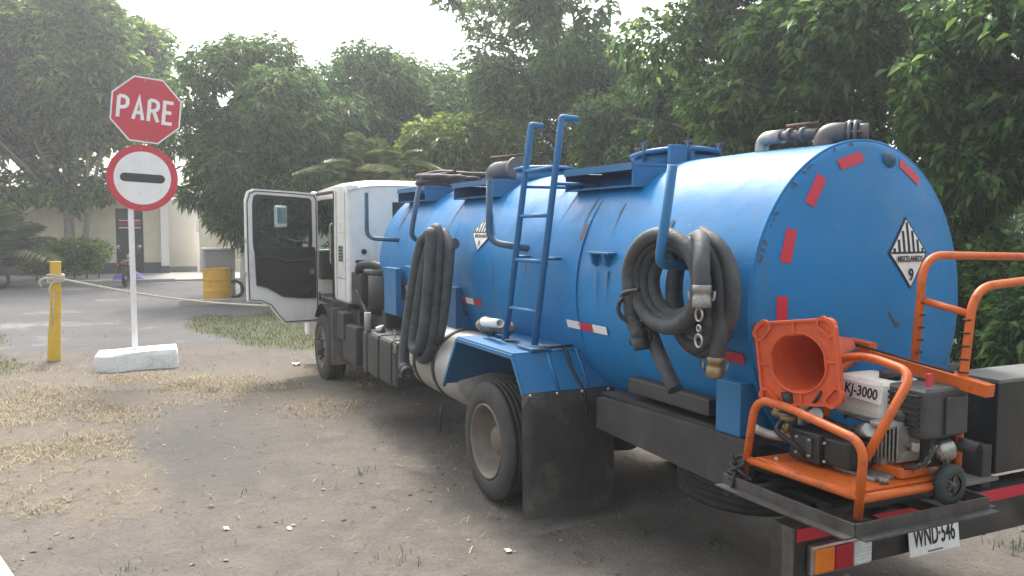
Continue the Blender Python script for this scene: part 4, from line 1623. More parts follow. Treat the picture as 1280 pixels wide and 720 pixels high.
# ------------------------------------------------------------------ hoses hung on the truck
def ribbed(path, r, pitch=0.02, depth=0.06):
    """resample a path and modulate the radius so the hose is corrugated"""
    P = [Vector(p) for p in path]
    L = [0.0]
    for a, b in zip(P[:-1], P[1:]): L.append(L[-1] + (b - a).length)
    n = int(L[-1] / (pitch / 2)) + 2
    out = []; j = 0
    for k in range(n):
        s = L[-1] * k / (n - 1)
        while j < len(L) - 2 and L[j + 1] < s: j += 1
        t = (s - L[j]) / max(1e-9, L[j + 1] - L[j])
        out.append(P[j].lerp(P[j + 1], t))
    rs = [r * (1 + (depth if k % 2 else -depth)) for k in range(n)]
    return out, rs


def camlock(mb, c, d, r):
    """metal coupling with two ears"""
    c = Vector(c); d = Vector(d).normalized()
    mb.lathe([(r * 1.06, -0.05), (r * 1.14, -0.048), (r * 1.14, -0.02), (r * 1.02, -0.015), (r * 1.02, 0.0), (r * 1.12, 0.004), (r * 1.12, 0.045), (r * 1.05, 0.05), (r * 0.85, 0.05), (r * 0.85, -0.01), (0, -0.01)], axis_m(c, d), 20)
    s = d.orthogonal().normalized()
    for k in (1, -1):
        mb.tube([c + s * k * r * 1.1 + d * 0.02, c + s * k * r * 1.45 + d * 0.012, c + s * k * r * 1.5 - d * 0.022], 0.006, 6)


# four loops of thick hose beside the silver cylinder
hz = empty('suction_hose', (-2.0, 0.15, 0.6), 'long loops of thick grey suction hose hanging above the black fuel tank', 'hose')
ctrl = []
turns = [(-1.22, 0.27, 0.16, 0.95, 1.78), (-1.28, 0.19, 0.20, 0.80, 1.86), (-1.25, 0.12, 0.17, 0.88, 1.90), (-1.30, 0.055, 0.20, 0.70, 1.84)]
for (cx, y, w, zb, zt) in turns:
    for k in range(16):
        a = 2 * math.pi * k / 16
        sn = math.sin(a); f = math.copysign(abs(sn) ** 0.55, sn) if abs(sn) > 1e-6 else 0.0
        zz = (zt + zb) / 2 + (zt - zb) / 2 * math.copysign(abs(math.cos(a)) ** 0.9, math.cos(a))
        ctrl.append((cx - w * f * (0.72 + 0.28 * (0.5 - 0.5 * math.cos(a))) - 0.06 * (1 - math.cos(a)), y - 0.08 * k / 16 - 0.055 * (1 - math.cos(a)), zz))
ctrl = ctrl[:-7]
pth, rs = ribbed(catmull(ctrl, 6), 0.046, 0.020, 0.04)
mb = MB()
mb.tube(pth, rs, 14)
mb.build('hose', M_hose, hz)
mb = MB()
camlock(mb, ctrl[-1], Vector(ctrl[-1]) - Vector(ctrl[-2]), 0.05)
mb.build('coupling', M_chassis, hz)
mb = MB()
for k in range(7):
    c = Vector((-1.86 + 0.01 * (k % 2), -0.06, 0.98 - 0.028 * k))
    mb.tube([c + Vector(((0.012 if k % 2 else 0.0) * math.cos(a), (0.0 if k % 2 else 0.012) * math.cos(a), 0.02 * math.sin(a))) for a in np.linspace(0, 6.2832, 11)[:-1]], 0.004, 6, closed=True)
mb.build('chain', M_metal, hz)

# coil on the flat bar near the tail
hz = empty('suction_hose', (1.9, 0.15, 1.1), 'coiled grey suction hose with metal couplings hanging near the tail of the tank', 'hose')
ctrl = [(1.82, 0.05, 1.36), (1.755, 0.045, 1.46)]
def coil(keys, turns, a0, n=22):
    out = []
    N_ = int(n * turns)
    for q in range(N_ + 1):
        t = q / N_ * (len(keys) - 1)
        k = min(int(t), len(keys) - 2); u = t - k
        cx, cz, rx, rz, y = [keys[k][i] * (1 - u) + keys[k + 1][i] * u for i in range(5)]
        a = a0 - 2 * math.pi * turns * q / N_
        wob = 1 + 0.02 * math.sin(3 * a + q * 0.3)
        out.append((cx + rx * wob * math.cos(a), y, cz + rz * wob * math.sin(a)))
    return out
ctrl += coil([(2.03, 1.65, 0.285, 0.225, 0.03), (2.01, 1.645, 0.25, 0.200, 0.08), (1.99, 1.64, 0.185, 0.145, 0.15)], 3.3, math.pi * 1.1)
pth, rs = ribbed(catmull(ctrl, 3), 0.0375, 0.015, 0.04)
mb = MB()
mb.tube(pth, rs, 14)
mb.build('hose', M_hose, hz)
ctrl = coil([(2.02, 1.60, 0.215, 0.255, 0.285), (2.085, 1.585, 0.215, 0.28, 0.23), (2.06, 1.57, 0.14, 0.22, 0.175)], 4.35, math.pi * 0.5)
ctrl += [(1.80, 0.13, 1.44), (1.86, 0.12, 1.32), (1.94, 0.12, 1.22), (2.03, 0.12, 1.12)]
pth, rs = ribbed(catmull(ctrl, 3), 0.0375, 0.015, 0.04)
mb = MB()
mb.tube(pth, rs, 14)
mb.build('hose', M_hose, hz)
ctrl = [(2.14, 0.16, 1.86), (2.25, 0.09, 1.84), (2.34, 0.02, 1.74), (2.37, 0.0, 1.62)]
pth, rs = ribbed(catmull(ctrl, 8), 0.0375, 0.015, 0.04)
mb = MB()
mb.tube(pth, rs, 14)
mb.build('hose_end', M_hose, hz)
ctrl = [(2.02, 0.27, 1.88), (2.15, 0.25, 1.82), (2.23, 0.22, 1.66), (2.265, 0.20, 1.45), (2.25, 0.18, 1.28)]
pth, rs = ribbed(catmull(ctrl, 8), 0.0375, 0.015, 0.04)
mb = MB()
mb.tube(pth, rs, 14)
mb.build('hose_end', M_hose, hz)
for c, d, m in (((2.374, -0.002, 1.605), (0.02, 0, -1), M_alu), ((1.827, 0.05, 1.345), (0.3, 0, -1), M_chassis), ((2.249, 0.18, 1.262), (-0.1, 0, -1), M_brass)):
    mb = MB()
    camlock(mb, c, d, 0.037)
    mb.build('coupling', m, hz)
mb = MB()
for (cz, r) in ((1.515, 0.024), (1.455, 0.012), (1.40, 0.024)):
    mb.tube([Vector((2.38, -0.02, cz + 0.01)) + Vector((r * math.cos(a), 0.0, r * 1.2 * math.sin(a))) for a in np.linspace(0, 6.2832, 15)[:-1]], 0.005, 6, closed=True)
mb.build('ring_pull', M_metal, hz)
mb = MB()
mb.tube([Vector((1.79, 0.05, 1.50)) + Vector((0.05 * math.cos(a), 0.075 * math.cos(a), 0.075 * math.sin(a))) for a in np.linspace(0, 6.2832, 21)[:-1]], 0.012, 8, closed=True)
mb.tube(catmull([(1.70, 0.02, 1.55), (1.78, -0.01, 1.58), (1.86, 0.02, 1.60)], 6), 0.012, 8)
mb.build('tie', M_black, hz)
# thin hose coiled flat on the tank top
mb = MB()
ctrl = []
for k in range(60):
    a = 2 * math.pi * k / 12
    r = 0.34 + 0.05 * math.sin(1.7 * k)
    ctrl.append((-3.05 + 1.5 * r * math.cos(a), 0.98 + r * 0.9 * math.sin(a), 2.375 + 0.0016 * k + 0.012 * math.sin(2.3 * k)))
mb.tube(catmull(ctrl, 4), 0.024, 8)
tag(mb.build('hose_coil', M_thinhose), 'thin brown hose coiled flat on top of the tank front', 'hose')
# bundle on the mudguard: rolled tarp and short white pipe
mb = MB()
pp = [(-0.62, 0.22, 1.16), (-0.45, 0.24, 1.17), (-0.25, 0.25, 1.175), (-0.06, 0.24, 1.19)]
pth = catmull(pp, 6)
mb.tube(pth, [(0.05 + 0.022 * math.sin(k * 1.1) * math.cos(k * 0.7)) * min(1, 0.25 + 0.3 * min(k, len(pth) - 1 - k)) for k in range(len(pth))], 12)
tag(mb.build('rolled_tarp', M_cloth), 'rolled drab tarp lying on the blue mudguard by the ladder', 'tarp')
mb = MB()
a = Vector((-0.36, 0.155, 1.21)); b = Vector((-0.02, 0.13, 1.235))
d = (b - a).normalized()
L = (b - a).length
mb.lathe([(0.032, 0), (0.032, L), (0.024, L), (0.024, 0.02), (0, 0.02)], axis_m(a, d), 20)
tag(mb.build('pipe_offcut', M_polew), 'short white plastic pipe lying on the rolled tarp', 'pipe')

# ------------------------------------------------------------------ pressure washer on the tray
W = empty('pressure_washer', (2.7, 0.6, 0.76), 'orange framed petrol pressure washer standing on the rear tray', 'pressure washer')
def wpart(mb, name, m, parent=None): return mb.build(name, m, parent or W)
r = 0.0185
mb = MB()
mb.tube(fillet([(2.355, 0.27, 0.755), (2.42, 0.275, 1.135), (2.60, 0.28, 1.135), (3.02, 0.285, 1.07), (2.985, 0.30, 0.758)], 0.085, 8), r, 14)
wpart(mb, 'frame_hoop', M_orange)
mb = MB()
mb.tube(fillet([(2.56, 0.50, 0.83), (2.62, 0.55, 1.33), (2.78, 0.56, 1.36), (3.015, 0.55, 1.325), (3.005, 0.31, 1.00)], 0.075, 8), r, 14)
wpart(mb, 'frame_hoop', M_orange)
mb = MB()
mb.tube([(2.36, 0.275, 0.845), (3.0, 0.295, 0.845)], r, 12)
wpart(mb, 'base_tube', M_orange)
mb = MB()
mb.tube([(3.0, 0.295, 0.84), (2.985, 0.86, 0.83)], r, 12)
wpart(mb, 'base_tube', M_orange)
mb = MB()
mb.tube([(2.40, 0.275, 0.84), (2.42, 0.90, 0.83)], r, 12)
wpart(mb, 'base_tube', M_orange)
mb = MB()
mb.box((2.41, 0.30, 0.848), (2.975, 0.90, 0.862), 0.004)
mb.box((2.41, 0.30, 0.825), (2.42, 0.90, 0.848))
wpart(mb, 'base_plate', M_orange)
# beam, handle legs and bent handle
mb = MB()
mb.tube([(2.50, 0.86, 1.315), (3.13, 0.86, 1.245)], 0.036, 4)
wpart(mb, 'cross_beam', M_orange)
mb = MB()
mb.tube([(2.42, 0.84, 1.355), (2.56, 0.845, 1.345)], 0.036, 4)
wpart(mb, 'handle_socket', M_orange)
mb = MB()
mb.tube([(2.46, 0.80, 1.365), (2.80, 0.81, 1.325), (3.0, 0.81, 1.305)], 0.006, 6)
wpart(mb, 'handle_rod', M_chassis)
for (x, zt) in ((2.77, 1.785), (2.995, 1.655)):
    mb = MB()
    mb.tube(fillet([(x - 0.01, 0.87, 1.26), (x, 0.90, zt), (x + 0.03, 1.72, zt - 0.02)] if x < 2.9 else [(x - 0.01, 0.87, 0.86), (x, 0.875, 1.25), (x + 0.01, 0.91, zt), (x + 0.02, 1.72, zt + 0.05)], 0.12, 8), 0.0185, 14)
    leg = wpart(mb, 'handle_leg', M_orange)
    for k in range(6):
        z = 1.30 + 0.055 * k
        if z > zt - 0.13: break
        mb = MB()
        mb.lathe([(0.0195, -0.004), (0.0215, -0.003), (0.0215, 0.003), (0.0195, 0.004)], axis_m((x + 0.0, 0.875 + 0.03 * (z - 1.25) / 0.5, z), (0.0, 0.05, 1)), 14)
        wpart(mb, 'leg_band', M_black, leg)
mb = MB()
mb.cyl((2.80, 1.72, 1.765), (3.015, 1.72, 1.705), 0.0185, 12)
wpart(mb, 'handle_grip', M_black)
mb = MB()
mb.cyl((2.77, 0.898, 1.585), (2.996, 0.900, 1.545), 0.016, 12)
wpart(mb, 'handle_crossbar', M_orange)
mb = MB()
mb.tube([(2.93, 0.88, 1.26), (2.90, 0.90, 0.85)], 0.0185, 12)
wpart(mb, 'frame_leg', M_orange)
# engine: crankcase, finned cylinder, fuel tank, cover with slots, recoil, muffler
mb = MB()
mb.box((2.60, 0.58, 0.865), (2.88, 0.86, 1.02), 0.03)
wpart(mb, 'crankcase', M_alu)
for k in range(8):
    mb = MB()
    x = 2.80 + 0.019 * k
    mb.box((x, 0.565, 0.935), (x + 0.008, 0.70, 1.085), 0.002, seg=1)
    wpart(mb, 'cooling_fin', M_alu if k % 2 else M_metal)
mb = MB()
mb.box((2.56, 0.58, 1.075), (2.84, 0.84, 1.255), 0.045, seg=3)
ftk = wpart(mb, 'fuel_tank', M_enginew)
mb = MB()
LM = frame((2.735, 0.573, 1.20), (1, 0, -0.05), (0, 0.1, 1))
mb.box((-0.120, -0.036, -0.002), (0.115, 0.036, 0.002), 0.001, LM)
lb = wpart(mb, 'label', M_stickw, ftk)
text('label_lettering', 'KJ-3000', 0.062, LM @ Matrix.Translation((0.006, 0, 0.004)), M_ink, ftk, 0.0010, 0.88)
for k in range(3):
    mb = MB()
    mb.box((-0.130, 0.004 + 0.008 * k, 0.002), (-0.098, 0.007 + 0.008 * k, 0.003), 0, LM)
    wpart(mb, 'label_mark', M_greypipe, ftk)
mb = MB()
mb.cyl((2.78, 0.70, 1.25), (2.78, 0.70, 1.285), 0.045, 20)
wpart(mb, 'filler_cap', M_black, ftk)
mb = MB()
mb.box((2.77, 0.63, 1.035), (3.015, 0.89, 1.245), 0.025, seg=3)
cov = wpart(mb, 'engine_cover', M_muff)
for k in range(7):
    mb = MB()
    z = 1.065 + 0.024 * k
    mb.box((2.80, 0.618, z), (2.99, 0.633, z + 0.010), 0.002, seg=1)
    wpart(mb, 'cover_rib', M_black, cov)
mb = MB()
mb.lathe([(0, 0.02), (0.022, 0.018), (0.028, 0.0)], axis_m((2.90, 0.622, 1.12), (0, -1, 0)), 16)
wpart(mb, 'cover_knob', M_muff, cov)
mb = MB()
mb.box((3.016, 0.74, 1.05), (3.03, 0.87, 1.21), 0.008)
wpart(mb, 'cover_panel', M_muff, cov)
mb = MB()
mb.lathe([(0, 0.05), (0.03, 0.048), (0.048, 0.03), (0.055, 0.0), (0.055, -0.04)], axis_m((2.97, 0.80, 0.975), (1, -0.35, 0)), 24)
wpart(mb, 'muffler', M_metal)
mb = MB()
mb.box((2.90, 0.70, 0.90), (2.97, 0.90, 1.03), 0.02)
mb.cyl((2.99, 0.86, 1.0), (3.05, 0.90, 0.98), 0.03, 12)
wpart(mb, 'carburettor', M_chassis)
mb = MB()
mb.cyl((2.76, 0.56, 1.03), (2.84, 0.52, 1.06), 0.03, 12)
mb.box((2.83, 0.52, 1.075), (2.93, 0.62, 1.10), 0.01)
wpart(mb, 'spark_plug_cover', M_galv)
# wires, levers and small parts round the engine
for pts, r_, m_, nm in (([(2.66, 0.57, 1.07), (2.74, 0.50, 1.10), (2.86, 0.54, 1.08), (2.90, 0.60, 1.03)], 0.007, M_black, 'ignition_wire'),
                        ([(2.56, 0.56, 1.02), (2.60, 0.50, 1.06), (2.70, 0.52, 1.045), (2.78, 0.57, 1.02)], 0.009, M_black, 'fuel_line'),
                        ([(2.98, 0.70, 1.03), (3.03, 0.66, 0.99), (3.0, 0.62, 0.93), (2.93, 0.60, 0.91)], 0.008, M_chassis, 'fuel_line'),
                        ([(2.47, 0.40, 1.04), (2.50, 0.33, 1.0), (2.58, 0.36, 0.95), (2.60, 0.40, 0.90)], 0.012, M_black, 'bypass_hose')):
    mb = MB()
    mb.tube(catmull(pts, 6), r_, 8)
    wpart(mb, nm, m_)
mb = MB()
mb.box((2.99, 0.655, 1.255), (3.005, 0.68, 1.31), 0.003)
wpart(mb, 'red_switch', M_redsign)
mb = MB()
mb.tube([(2.93, 0.64, 0.985), (3.0, 0.60, 1.01)], 0.010, 8)
mb.box((2.985, 0.59, 0.995), (3.01, 0.61, 1.03), 0.003)
wpart(mb, 'choke_lever', M_metal)
mb = MB()
for k in range(5):
    mb.box((2.62 + 0.045 * k, 0.572, 0.90), (2.645 + 0.045 * k, 0.582, 1.0), 0.003, seg=1)
wpart(mb, 'crankcase_ribs', M_chassis)
for (x, y) in ((2.47, 0.36), (2.93, 0.36), (2.47, 0.84), (2.93, 0.84)):
    mb = MB()
    mb.lathe([(0, 0.012), (0.010, 0.010), (0.013, 0)], Matrix.Translation((x, y, 0.862)), 8)
    wpart(mb, 'bolt', M_metal)
# pump block with bolts, brass fittings
mb = MB()
mb.box((2.50, 0.40, 0.875), (2.68, 0.56, 1.015), 0.014)
mb.box((2.68, 0.42, 0.885), (2.82, 0.57, 1.005), 0.012)
pump = wpart(mb, 'pump', M_black)
mb = MB()
mb.box((2.545, 0.392, 0.90), (2.64, 0.402, 0.99), 0.004)
wpart(mb, 'pump_plate', M_muff, pump)
for (x, z) in ((2.555, 0.91), (2.63, 0.91), (2.555, 0.98), (2.63, 0.98), (2.70, 0.90), (2.70, 0.98), (2.66, 0.945)):
    mb = MB()
    yy = 0.392 if x < 2.65 else 0.412
    mb.lathe([(0, 0.010), (0.006, 0.009), (0.008, 0)], axis_m((x, yy, z), (0, -1, 0)), 8)
    wpart(mb, 'bolt', M_metal, pump)
mb = MB()
mb.cyl((2.52, 0.43, 0.955), (2.44, 0.41, 0.965), 0.026, 12)
mb.cyl((2.47, 0.42, 0.96), (2.45, 0.415, 0.962), 0.036, 6)
mb.cyl((2.47, 0.42, 0.96), (2.47, 0.41, 1.04), 0.02, 12)
mb.cyl((2.46, 0.38, 1.045), (2.52, 0.44, 1.045), 0.022, 10)
mb.cyl((2.40, 0.40, 1.06), (2.45, 0.42, 1.05), 0.024, 8)
wpart(mb, 'brass_fitting', M_brass)
mb = MB()
mb.tube(fillet([(2.46, 0.40, 0.955), (2.40, 0.36, 0.96), (2.32, 0.33, 0.985)], 0.03), 0.021, 12)
wpart(mb, 'hose_tail', M_galv)
mb = MB()
mb.tube(fillet([(2.55, 0.42, 1.03), (2.55, 0.42, 1.10), (2.62, 0.42, 1.14)], 0.02), 0.014, 10)
mb.cyl((2.60, 0.42, 1.075), (2.66, 0.40, 1.10), 0.03, 12)
wpart(mb, 'pressure_valve', M_galv)
mb = MB()
mb.cyl((2.545, 0.36, 1.105), (2.535, 0.345, 1.18), 0.024, 14)
wpart(mb, 'black_knob', M_black)
mb = MB()
mb.tube(catmull([(2.62, 0.40, 1.12), (2.68, 0.40, 1.20), (2.62, 0.52, 1.30), (2.60, 0.70, 1.36)], 8), 0.008, 8)
wpart(mb, 'thin_cable', M_chassis)
for k in range(3):
    mb = MB()
    mb.cyl((2.95, 0.48, 0.868), (2.95, 0.48, 0.89), 0.02, 8)
mb.box((2.70, 0.46, 0.863), (2.92, 0.58, 0.88), 0.006)
wpart(mb, 'engine_foot', M_alu)
mb = MB()
mb.box((2.74, 0.58, 0.865), (2.95, 0.75, 0.915), 0.012)
wpart(mb, 'oil_sump', M_orange)
# chain
mb = MB()
cp = catmull([(2.93, 0.62, 0.89), (2.98, 0.68, 0.93), (2.99, 0.72, 0.99), (3.0, 0.76, 0.96), (3.0, 0.80, 0.90), (3.0, 0.82, 0.86)], 4)
for k, c in enumerate(cp):
    ax = Vector((0, 0.014, 0)) if k % 2 else Vector((0.010, 0, 0.010))
    mb.tube([c + ax * math.cos(a) + Vector((0, 0, 0.014)) * math.sin(a) for a in np.linspace(0, 6.2832, 9)[:-1]], 0.0032, 5, closed=True)
wpart(mb, 'chain', M_metal)
# wheels of the washer
def washer_wheel(x):
    mb = MB()
    mb.lathe([(0.045, -0.022), (0.07, -0.024), (0.085, -0.016), (0.088, 0), (0.085, 0.016), (0.07, 0.024), (0.045, 0.022)], axis_m((x, 0.79, 0.838), (1, 0, 0)), 28)
    w = wpart(mb, 'wheel', M_green)
    mb = MB()
    mb.lathe([(0.046, 0.012), (0.04, 0.016), (0.03, 0.006), (0.016, 0.008), (0.014, 0.022), (0, 0.024)], axis_m((x, 0.79, 0.838), (1, 0, 0)), 20)
    for k in range(5):
        a = 2 * math.pi * k / 5
        mb.tube([(x + 0.014, 0.79, 0.838), (x + 0.014, 0.79 + 0.045 * math.cos(a), 0.838 + 0.045 * math.sin(a))], 0.006, 6)
    wpart(mb, 'wheel_hub', M_angle, w)
washer_wheel(3.015)
washer_wheel(2.42)
# black strap tying the frame to the tray corner
mb = MB()
c0 = Vector((2.345, 0.245, 0.80))
for k in range(5):
    o = Vector((0.006 * math.sin(k * 2), -0.004 * k, -0.022 * k + 0.03))
    mb.tube([c0 + o + Vector((0.034 * math.cos(a), 0.030 * math.sin(a), 0.022 * math.sin(a + k))) for a in np.linspace(0, 6.2832, 15)[:-1]], 0.009, 6, closed=True)
mb.tube(catmull([c0, c0 + Vector((0.03, -0.05, -0.03)), c0 + Vector((0.02, -0.06, -0.11)), c0 + Vector((-0.02, -0.05, -0.12))], 6), 0.009, 6)
mb.tube(catmull([c0, c0 + Vector((0.05, -0.03, 0.0)), c0 + Vector((0.10, -0.01, -0.03))], 6), 0.009, 6)
mb.tube(catmull([c0, c0 + Vector((-0.01, -0.03, 0.06)), c0 + Vector((0.02, -0.04, 0.03))], 6), 0.009, 6)
tag(mb.build('tie_strap', mat('black_strap', (0.02, 0.02, 0.022), 0.8)), 'black cloth strap knotted round the orange frame at the tray corner', 'strap')

# ------------------------------------------------------------------ traffic cone lying with its base to the camera
cone = empty('traffic_cone', (2.62, 0.40, 1.15), 'orange traffic cone lying on the washer with its square base outwards', 'cone')
ax = Vector((-0.42, 0.86, -0.06)).normalized()      # from base to tip
rt = Vector((0.90, 0.30, 0.13))                      # base plate right edge direction
CM = frame((2.575, 0.375, 1.315), rt, Vector((0, 0, 1)))
# make local z point away from the tip (towards the viewer's side)
n = CM.to_3x3() @ Vector((0, 0, 1))
def sq(h, c, k=5):
    p = []
    for (sx, sy) in ((1, 1), (-1, 1), (-1, -1), (1, -1)):
        for j in range(k):
            a = math.atan2(sy, sx) - math.pi / 4 + (math.pi / 2) * j / (k - 1)
            p.append((sx * (h - c) + c * math.cos(a), sy * (h - c) + c * math.sin(a)))
    return p
hh = 0.188
sqp = sq(hh, 0.035)
circ = [(0.128 * math.cos(math.atan2(y, x)), 0.128 * math.sin(math.atan2(y, x))) for x, y in sq(hh, 0.12)]
mb = MB()
mb.ring(sqp, circ, CM, 0.022)
base = mb.build('base_plate', M_cone, cone)
mb = MB()
mb.ring(sqp, [(x * 0.94, y * 0.94) for x, y in sqp], CM @ Matrix.Translation((0, 0, 0.016)), 0.018)
mb.build('base_rim', M_cone, base)
mb = MB()
mb.lathe([(0.137, 0.004), (0.137, 0.020), (0.130, 0.020), (0.127, 0.0), (0.045, -0.58), (0, -0.585), (0, -0.60), (0.05, -0.60), (0.137, -0.012)], CM, 44)
mb.build('cone_body', M_cone, cone)
for k in range(4):
    a = math.pi / 4 + k * math.pi / 2
    R_ = Matrix.Rotation(a, 4, 'Z')
    mb = MB()
    mb.ring(sq_ := [(0.213 + 0.030 * math.cos(t) * 1.0, 0.016 * math.sin(t) * 1.0 + 0.034 * (1 if math.sin(t) > 0 else -1)) for t in np.linspace(0.05, 6.2332, 16)],
            [(0.213 + 0.018 * math.cos(t), 0.008 * math.sin(t) + 0.030 * (1 if math.sin(t) > 0 else -1)) for t in np.linspace(0.05, 6.2332, 16)], CM @ R_ @ Matrix.Translation((0, 0, 0.018)), 0.016)
    mb.build('slot_rim', M_cone, base)
    mb = MB()
    R2 = Matrix.Rotation(k * math.pi / 2, 4, 'Z')
    mb.box((0.136, -0.006, 0.008), (0.176, 0.006, 0.022), 0.002, CM @ R2)
    mb.build('base_rib', M_cone, base)

# ------------------------------------------------------------------ stop sign on its white block
SB = Vector((-7.33, -2.05, 0.0))
sign = empty('stop_sign', SB, 'white pole with red PARE octagon above a round no entry sign', 'sign')
lean = Vector((0.02, 0.062, 1)).normalized()
pole0 = SB + Vector((0, 0, 0.22))
mb = MB()
M = frame(pole0, (0.35, 0.93, 0), lean)
mb.box((-0.03, 0.0, -0.03), (0.03, 2.80, 0.03), 0.004, M)
mb.build('pole', M_polew, sign)
view = (Vector((5.33, -2.34, 0)) - SB); view.z = 0; view.normalize()
rgt = Vector((-view.y, view.x, 0))
c_oct = SB + Vector((0.06, 0.23, 3.51)); c_cir = SB + Vector((0.05, 0.16, 2.59))
rot = RAD(-6)
OM = frame(c_oct, rgt * math.cos(rot) + Vector((0, 0, 1)) * math.sin(rot), Vector((0, 0, 1)))
R8 = 0.44 / math.cos(math.pi / 8)
octp = [(R8 * math.cos(math.pi / 8 + k * math.pi / 4), R8 * math.sin(math.pi / 8 + k * math.pi / 4)) for k in range(8)]
mb = MB()
mb.prism(octp, OM, 0.006)
plt_ = mb.build('octagon_plate', M_signw, sign)
mb = MB()
mb.prism([(x * 0.955, y * 0.955) for x, y in octp], OM @ Matrix.Translation((0, 0, 0.004)), 0.004)
mb.build('red_face', M_redsign, plt_)
# condensed hand-cut capitals
def stroke_letters(word, h, w, gap, s, MM, m, parent):
    """letters from straight and curved bars"""
    shapes = {
        'P': [[(0, 0), (0, 1)], [(0, 1), (0.55, 1), (0.92, 0.9), (0.92, 0.6), (0.55, 0.48), (0, 0.48)]],
        'A': [[(0, 0), (0.5, 1), (1, 0)], [(0.2, 0.33), (0.8, 0.33)]],
        'R': [[(0, 0), (0, 1)], [(0, 1), (0.55, 1), (0.92, 0.9), (0.92, 0.62), (0.55, 0.50), (0, 0.50)], [(0.5, 0.5), (1, 0)]],
        'E': [[(0.92, 0), (0, 0), (0, 1), (0.92, 1)], [(0, 0.52), (0.78, 0.52)]]}
    tot = len(word) * w + (len(word) - 1) * gap
    x0 = -tot / 2
    for i, ch in enumerate(word):
        mb = MB()
        lift = 0
        for path in shapes[ch]:
            P = [((x0 + i * (w + gap) + px * w), (py - 0.5) * h) for px, py in path]
            if len(P) > 4 and ch in 'PR': P = [(v.x, v.y) for v in fillet([(a, b, 0) for a, b in P], 0.05, 4)]
            lift += 0.0006
            n_ = len(P)
            Ls = []; Rs = []
            for k in range(n_):
                p = Vector(P[k])
                d1 = (p - Vector(P[k - 1])).normalized() if k else None
                d2 = (Vector(P[k + 1]) - p).normalized() if k < n_ - 1 else None
                d1 = d1 or d2; d2 = d2 or d1
                t = (d1 + d2).normalized()
                nn = Vector((-t.y, t.x))
                mm = s / 2 / max(0.35, nn.dot(Vector((-d1.y, d1.x))))
                ext = Vector((0, 0))
                Ls.append(p + nn * mm); Rs.append(p - nn * mm)
            for k in range(n_ - 1):
                vs = [mb.bm.verts.new(MM @ Vector((q.x, q.y, 0.007 + lift))) for q in (Rs[k], Rs[k + 1], Ls[k + 1], Ls[k])]
                mb.bm.faces.new(vs)
        mb.build('letter', m, parent, recalc=False)
stroke_letters('PARE', 0.285, 0.120, 0.070, 0.046, OM, M_signw, plt_)
KM = frame(c_cir, rgt * math.cos(RAD(-3)) + Vector((0, 0, 1)) * math.sin(RAD(-3)), Vector((0, 0, 1)))
def disc(rad, off, t, n=48): return [(rad * math.cos(2 * math.pi * k / n), rad * math.sin(2 * math.pi * k / n)) for k in range(n)]
mb = MB()
mb.prism(disc(0.45, 0, 0), KM, 0.006)
cp = mb.build('round_plate', M_redsign, sign)
mb = MB()
mb.prism(disc(0.36, 0, 0), KM @ Matrix.Translation((0, 0, 0.004)), 0.004)
mb.build('white_face', M_signw, cp)
bar = [(0.225 + 0.058 * math.cos(a), 0.058 * math.sin(a)) for a in np.linspace(-1.57, 1.57, 9)] + [(-0.225 - 0.058 * math.cos(a), 0.058 * math.sin(-a)) for a in np.linspace(-1.57, 1.57, 9)]
bar = [(x if abs(x) < 0.9 else x, y) for x, y in bar]
mb = MB()
mb.prism(bar, KM @ Matrix.Translation((0, 0.0, 0.008)), 0.003)
mb.build('black_bar', mat('sign_black', (0.03, 0.03, 0.035), 0.5), cp)
for c in (c_cir, c_oct):
    mb = MB()
    for dz in (0.40, -0.40):
        mb.lathe([(0, 0.012), (0.010, 0.010), (0.012, 0)], axis_m(c + view * 0.006 + Vector((0, 0, dz)), view), 8)
    mb.build('bolt', M_metal, sign)
# block
mb = MB()
M = frame(SB + Vector((0.0, 0.02, 0)), rgt, Vector((0, 0, 1)))
V = []
bl = [(-0.53, -0.33), (0.52, -0.33), (0.55, 0.26), (-0.50, 0.30)]
for z, k, w in ((-0.02, 1.0, 0), (0.19, 0.98, 0.008), (0.235, 0.94, 0.012)):
    ring_ = []
    n_ = 10
    for i in range(4):
        a = bl[i]; b = bl[(i + 1) % 4]
        for j in range(n_):
            t = j / n_
            x = (a[0] * (1 - t) + b[0] * t) * k; y = (a[1] * (1 - t) + b[1] * t) * k
            g = math.sin(9 * x + 5 * z * 9) * math.cos(7 * y) * w
            ring_.append(M @ Vector((x + g, z + g * 0.6 + (0.02 * math.sin(3 * x) if z > 0.2 else 0), -y + g)))
    V.append([mb.bm.verts.new(p) for p in ring_])
for A, B in zip(V[:-1], V[1:]):
    for k in range(len(A)): mb.bm.faces.new((A[k], A[(k + 1) % len(A)], B[(k + 1) % len(A)], B[k]))
mb.bm.faces.new(V[-1])
mb.build('concrete_block', M_concw, sign)

# ------------------------------------------------------------------ yellow post, rope
post = empty('rope_post', (-8.47, -3.1, 0), 'leaning yellow wooden post holding the rope left of the stop sign', 'post')
mb = MB()
pp = [Vector((-8.47, -3.10, -0.05)), Vector((-8.47, -3.09, 0.25)), Vector((-8.48, -3.055, 0.75)), Vector((-8.48, -3.035, 1.43))]
mb.tube(pp, [0.125, 0.115, 0.10, 0.095], 4)
mb.build('post_body', M_yellow, post)
mb = MB()
mb.tube([Vector((-8.40, -3.10, 0.5)), Vector((-8.405, -3.065, 0.98))], 0.012, 6)
mb.build('rope_tail', M_rope, post)
post2 = empty('rope_post', (-9.3, 2.2, 0), 'second yellow rope post standing beyond the front of the cab', 'post')
mb = MB()
mb.tube([(-9.3, 2.2, -0.05), (-9.3, 2.2, 1.2)], [0.115, 0.10], 4)
mb.build('post_body', M_yellow, post2)
rope = empty('rope', (-8.8, -1.0, 0.6), 'pale rope strung from the yellow post past the sign pole', 'rope')
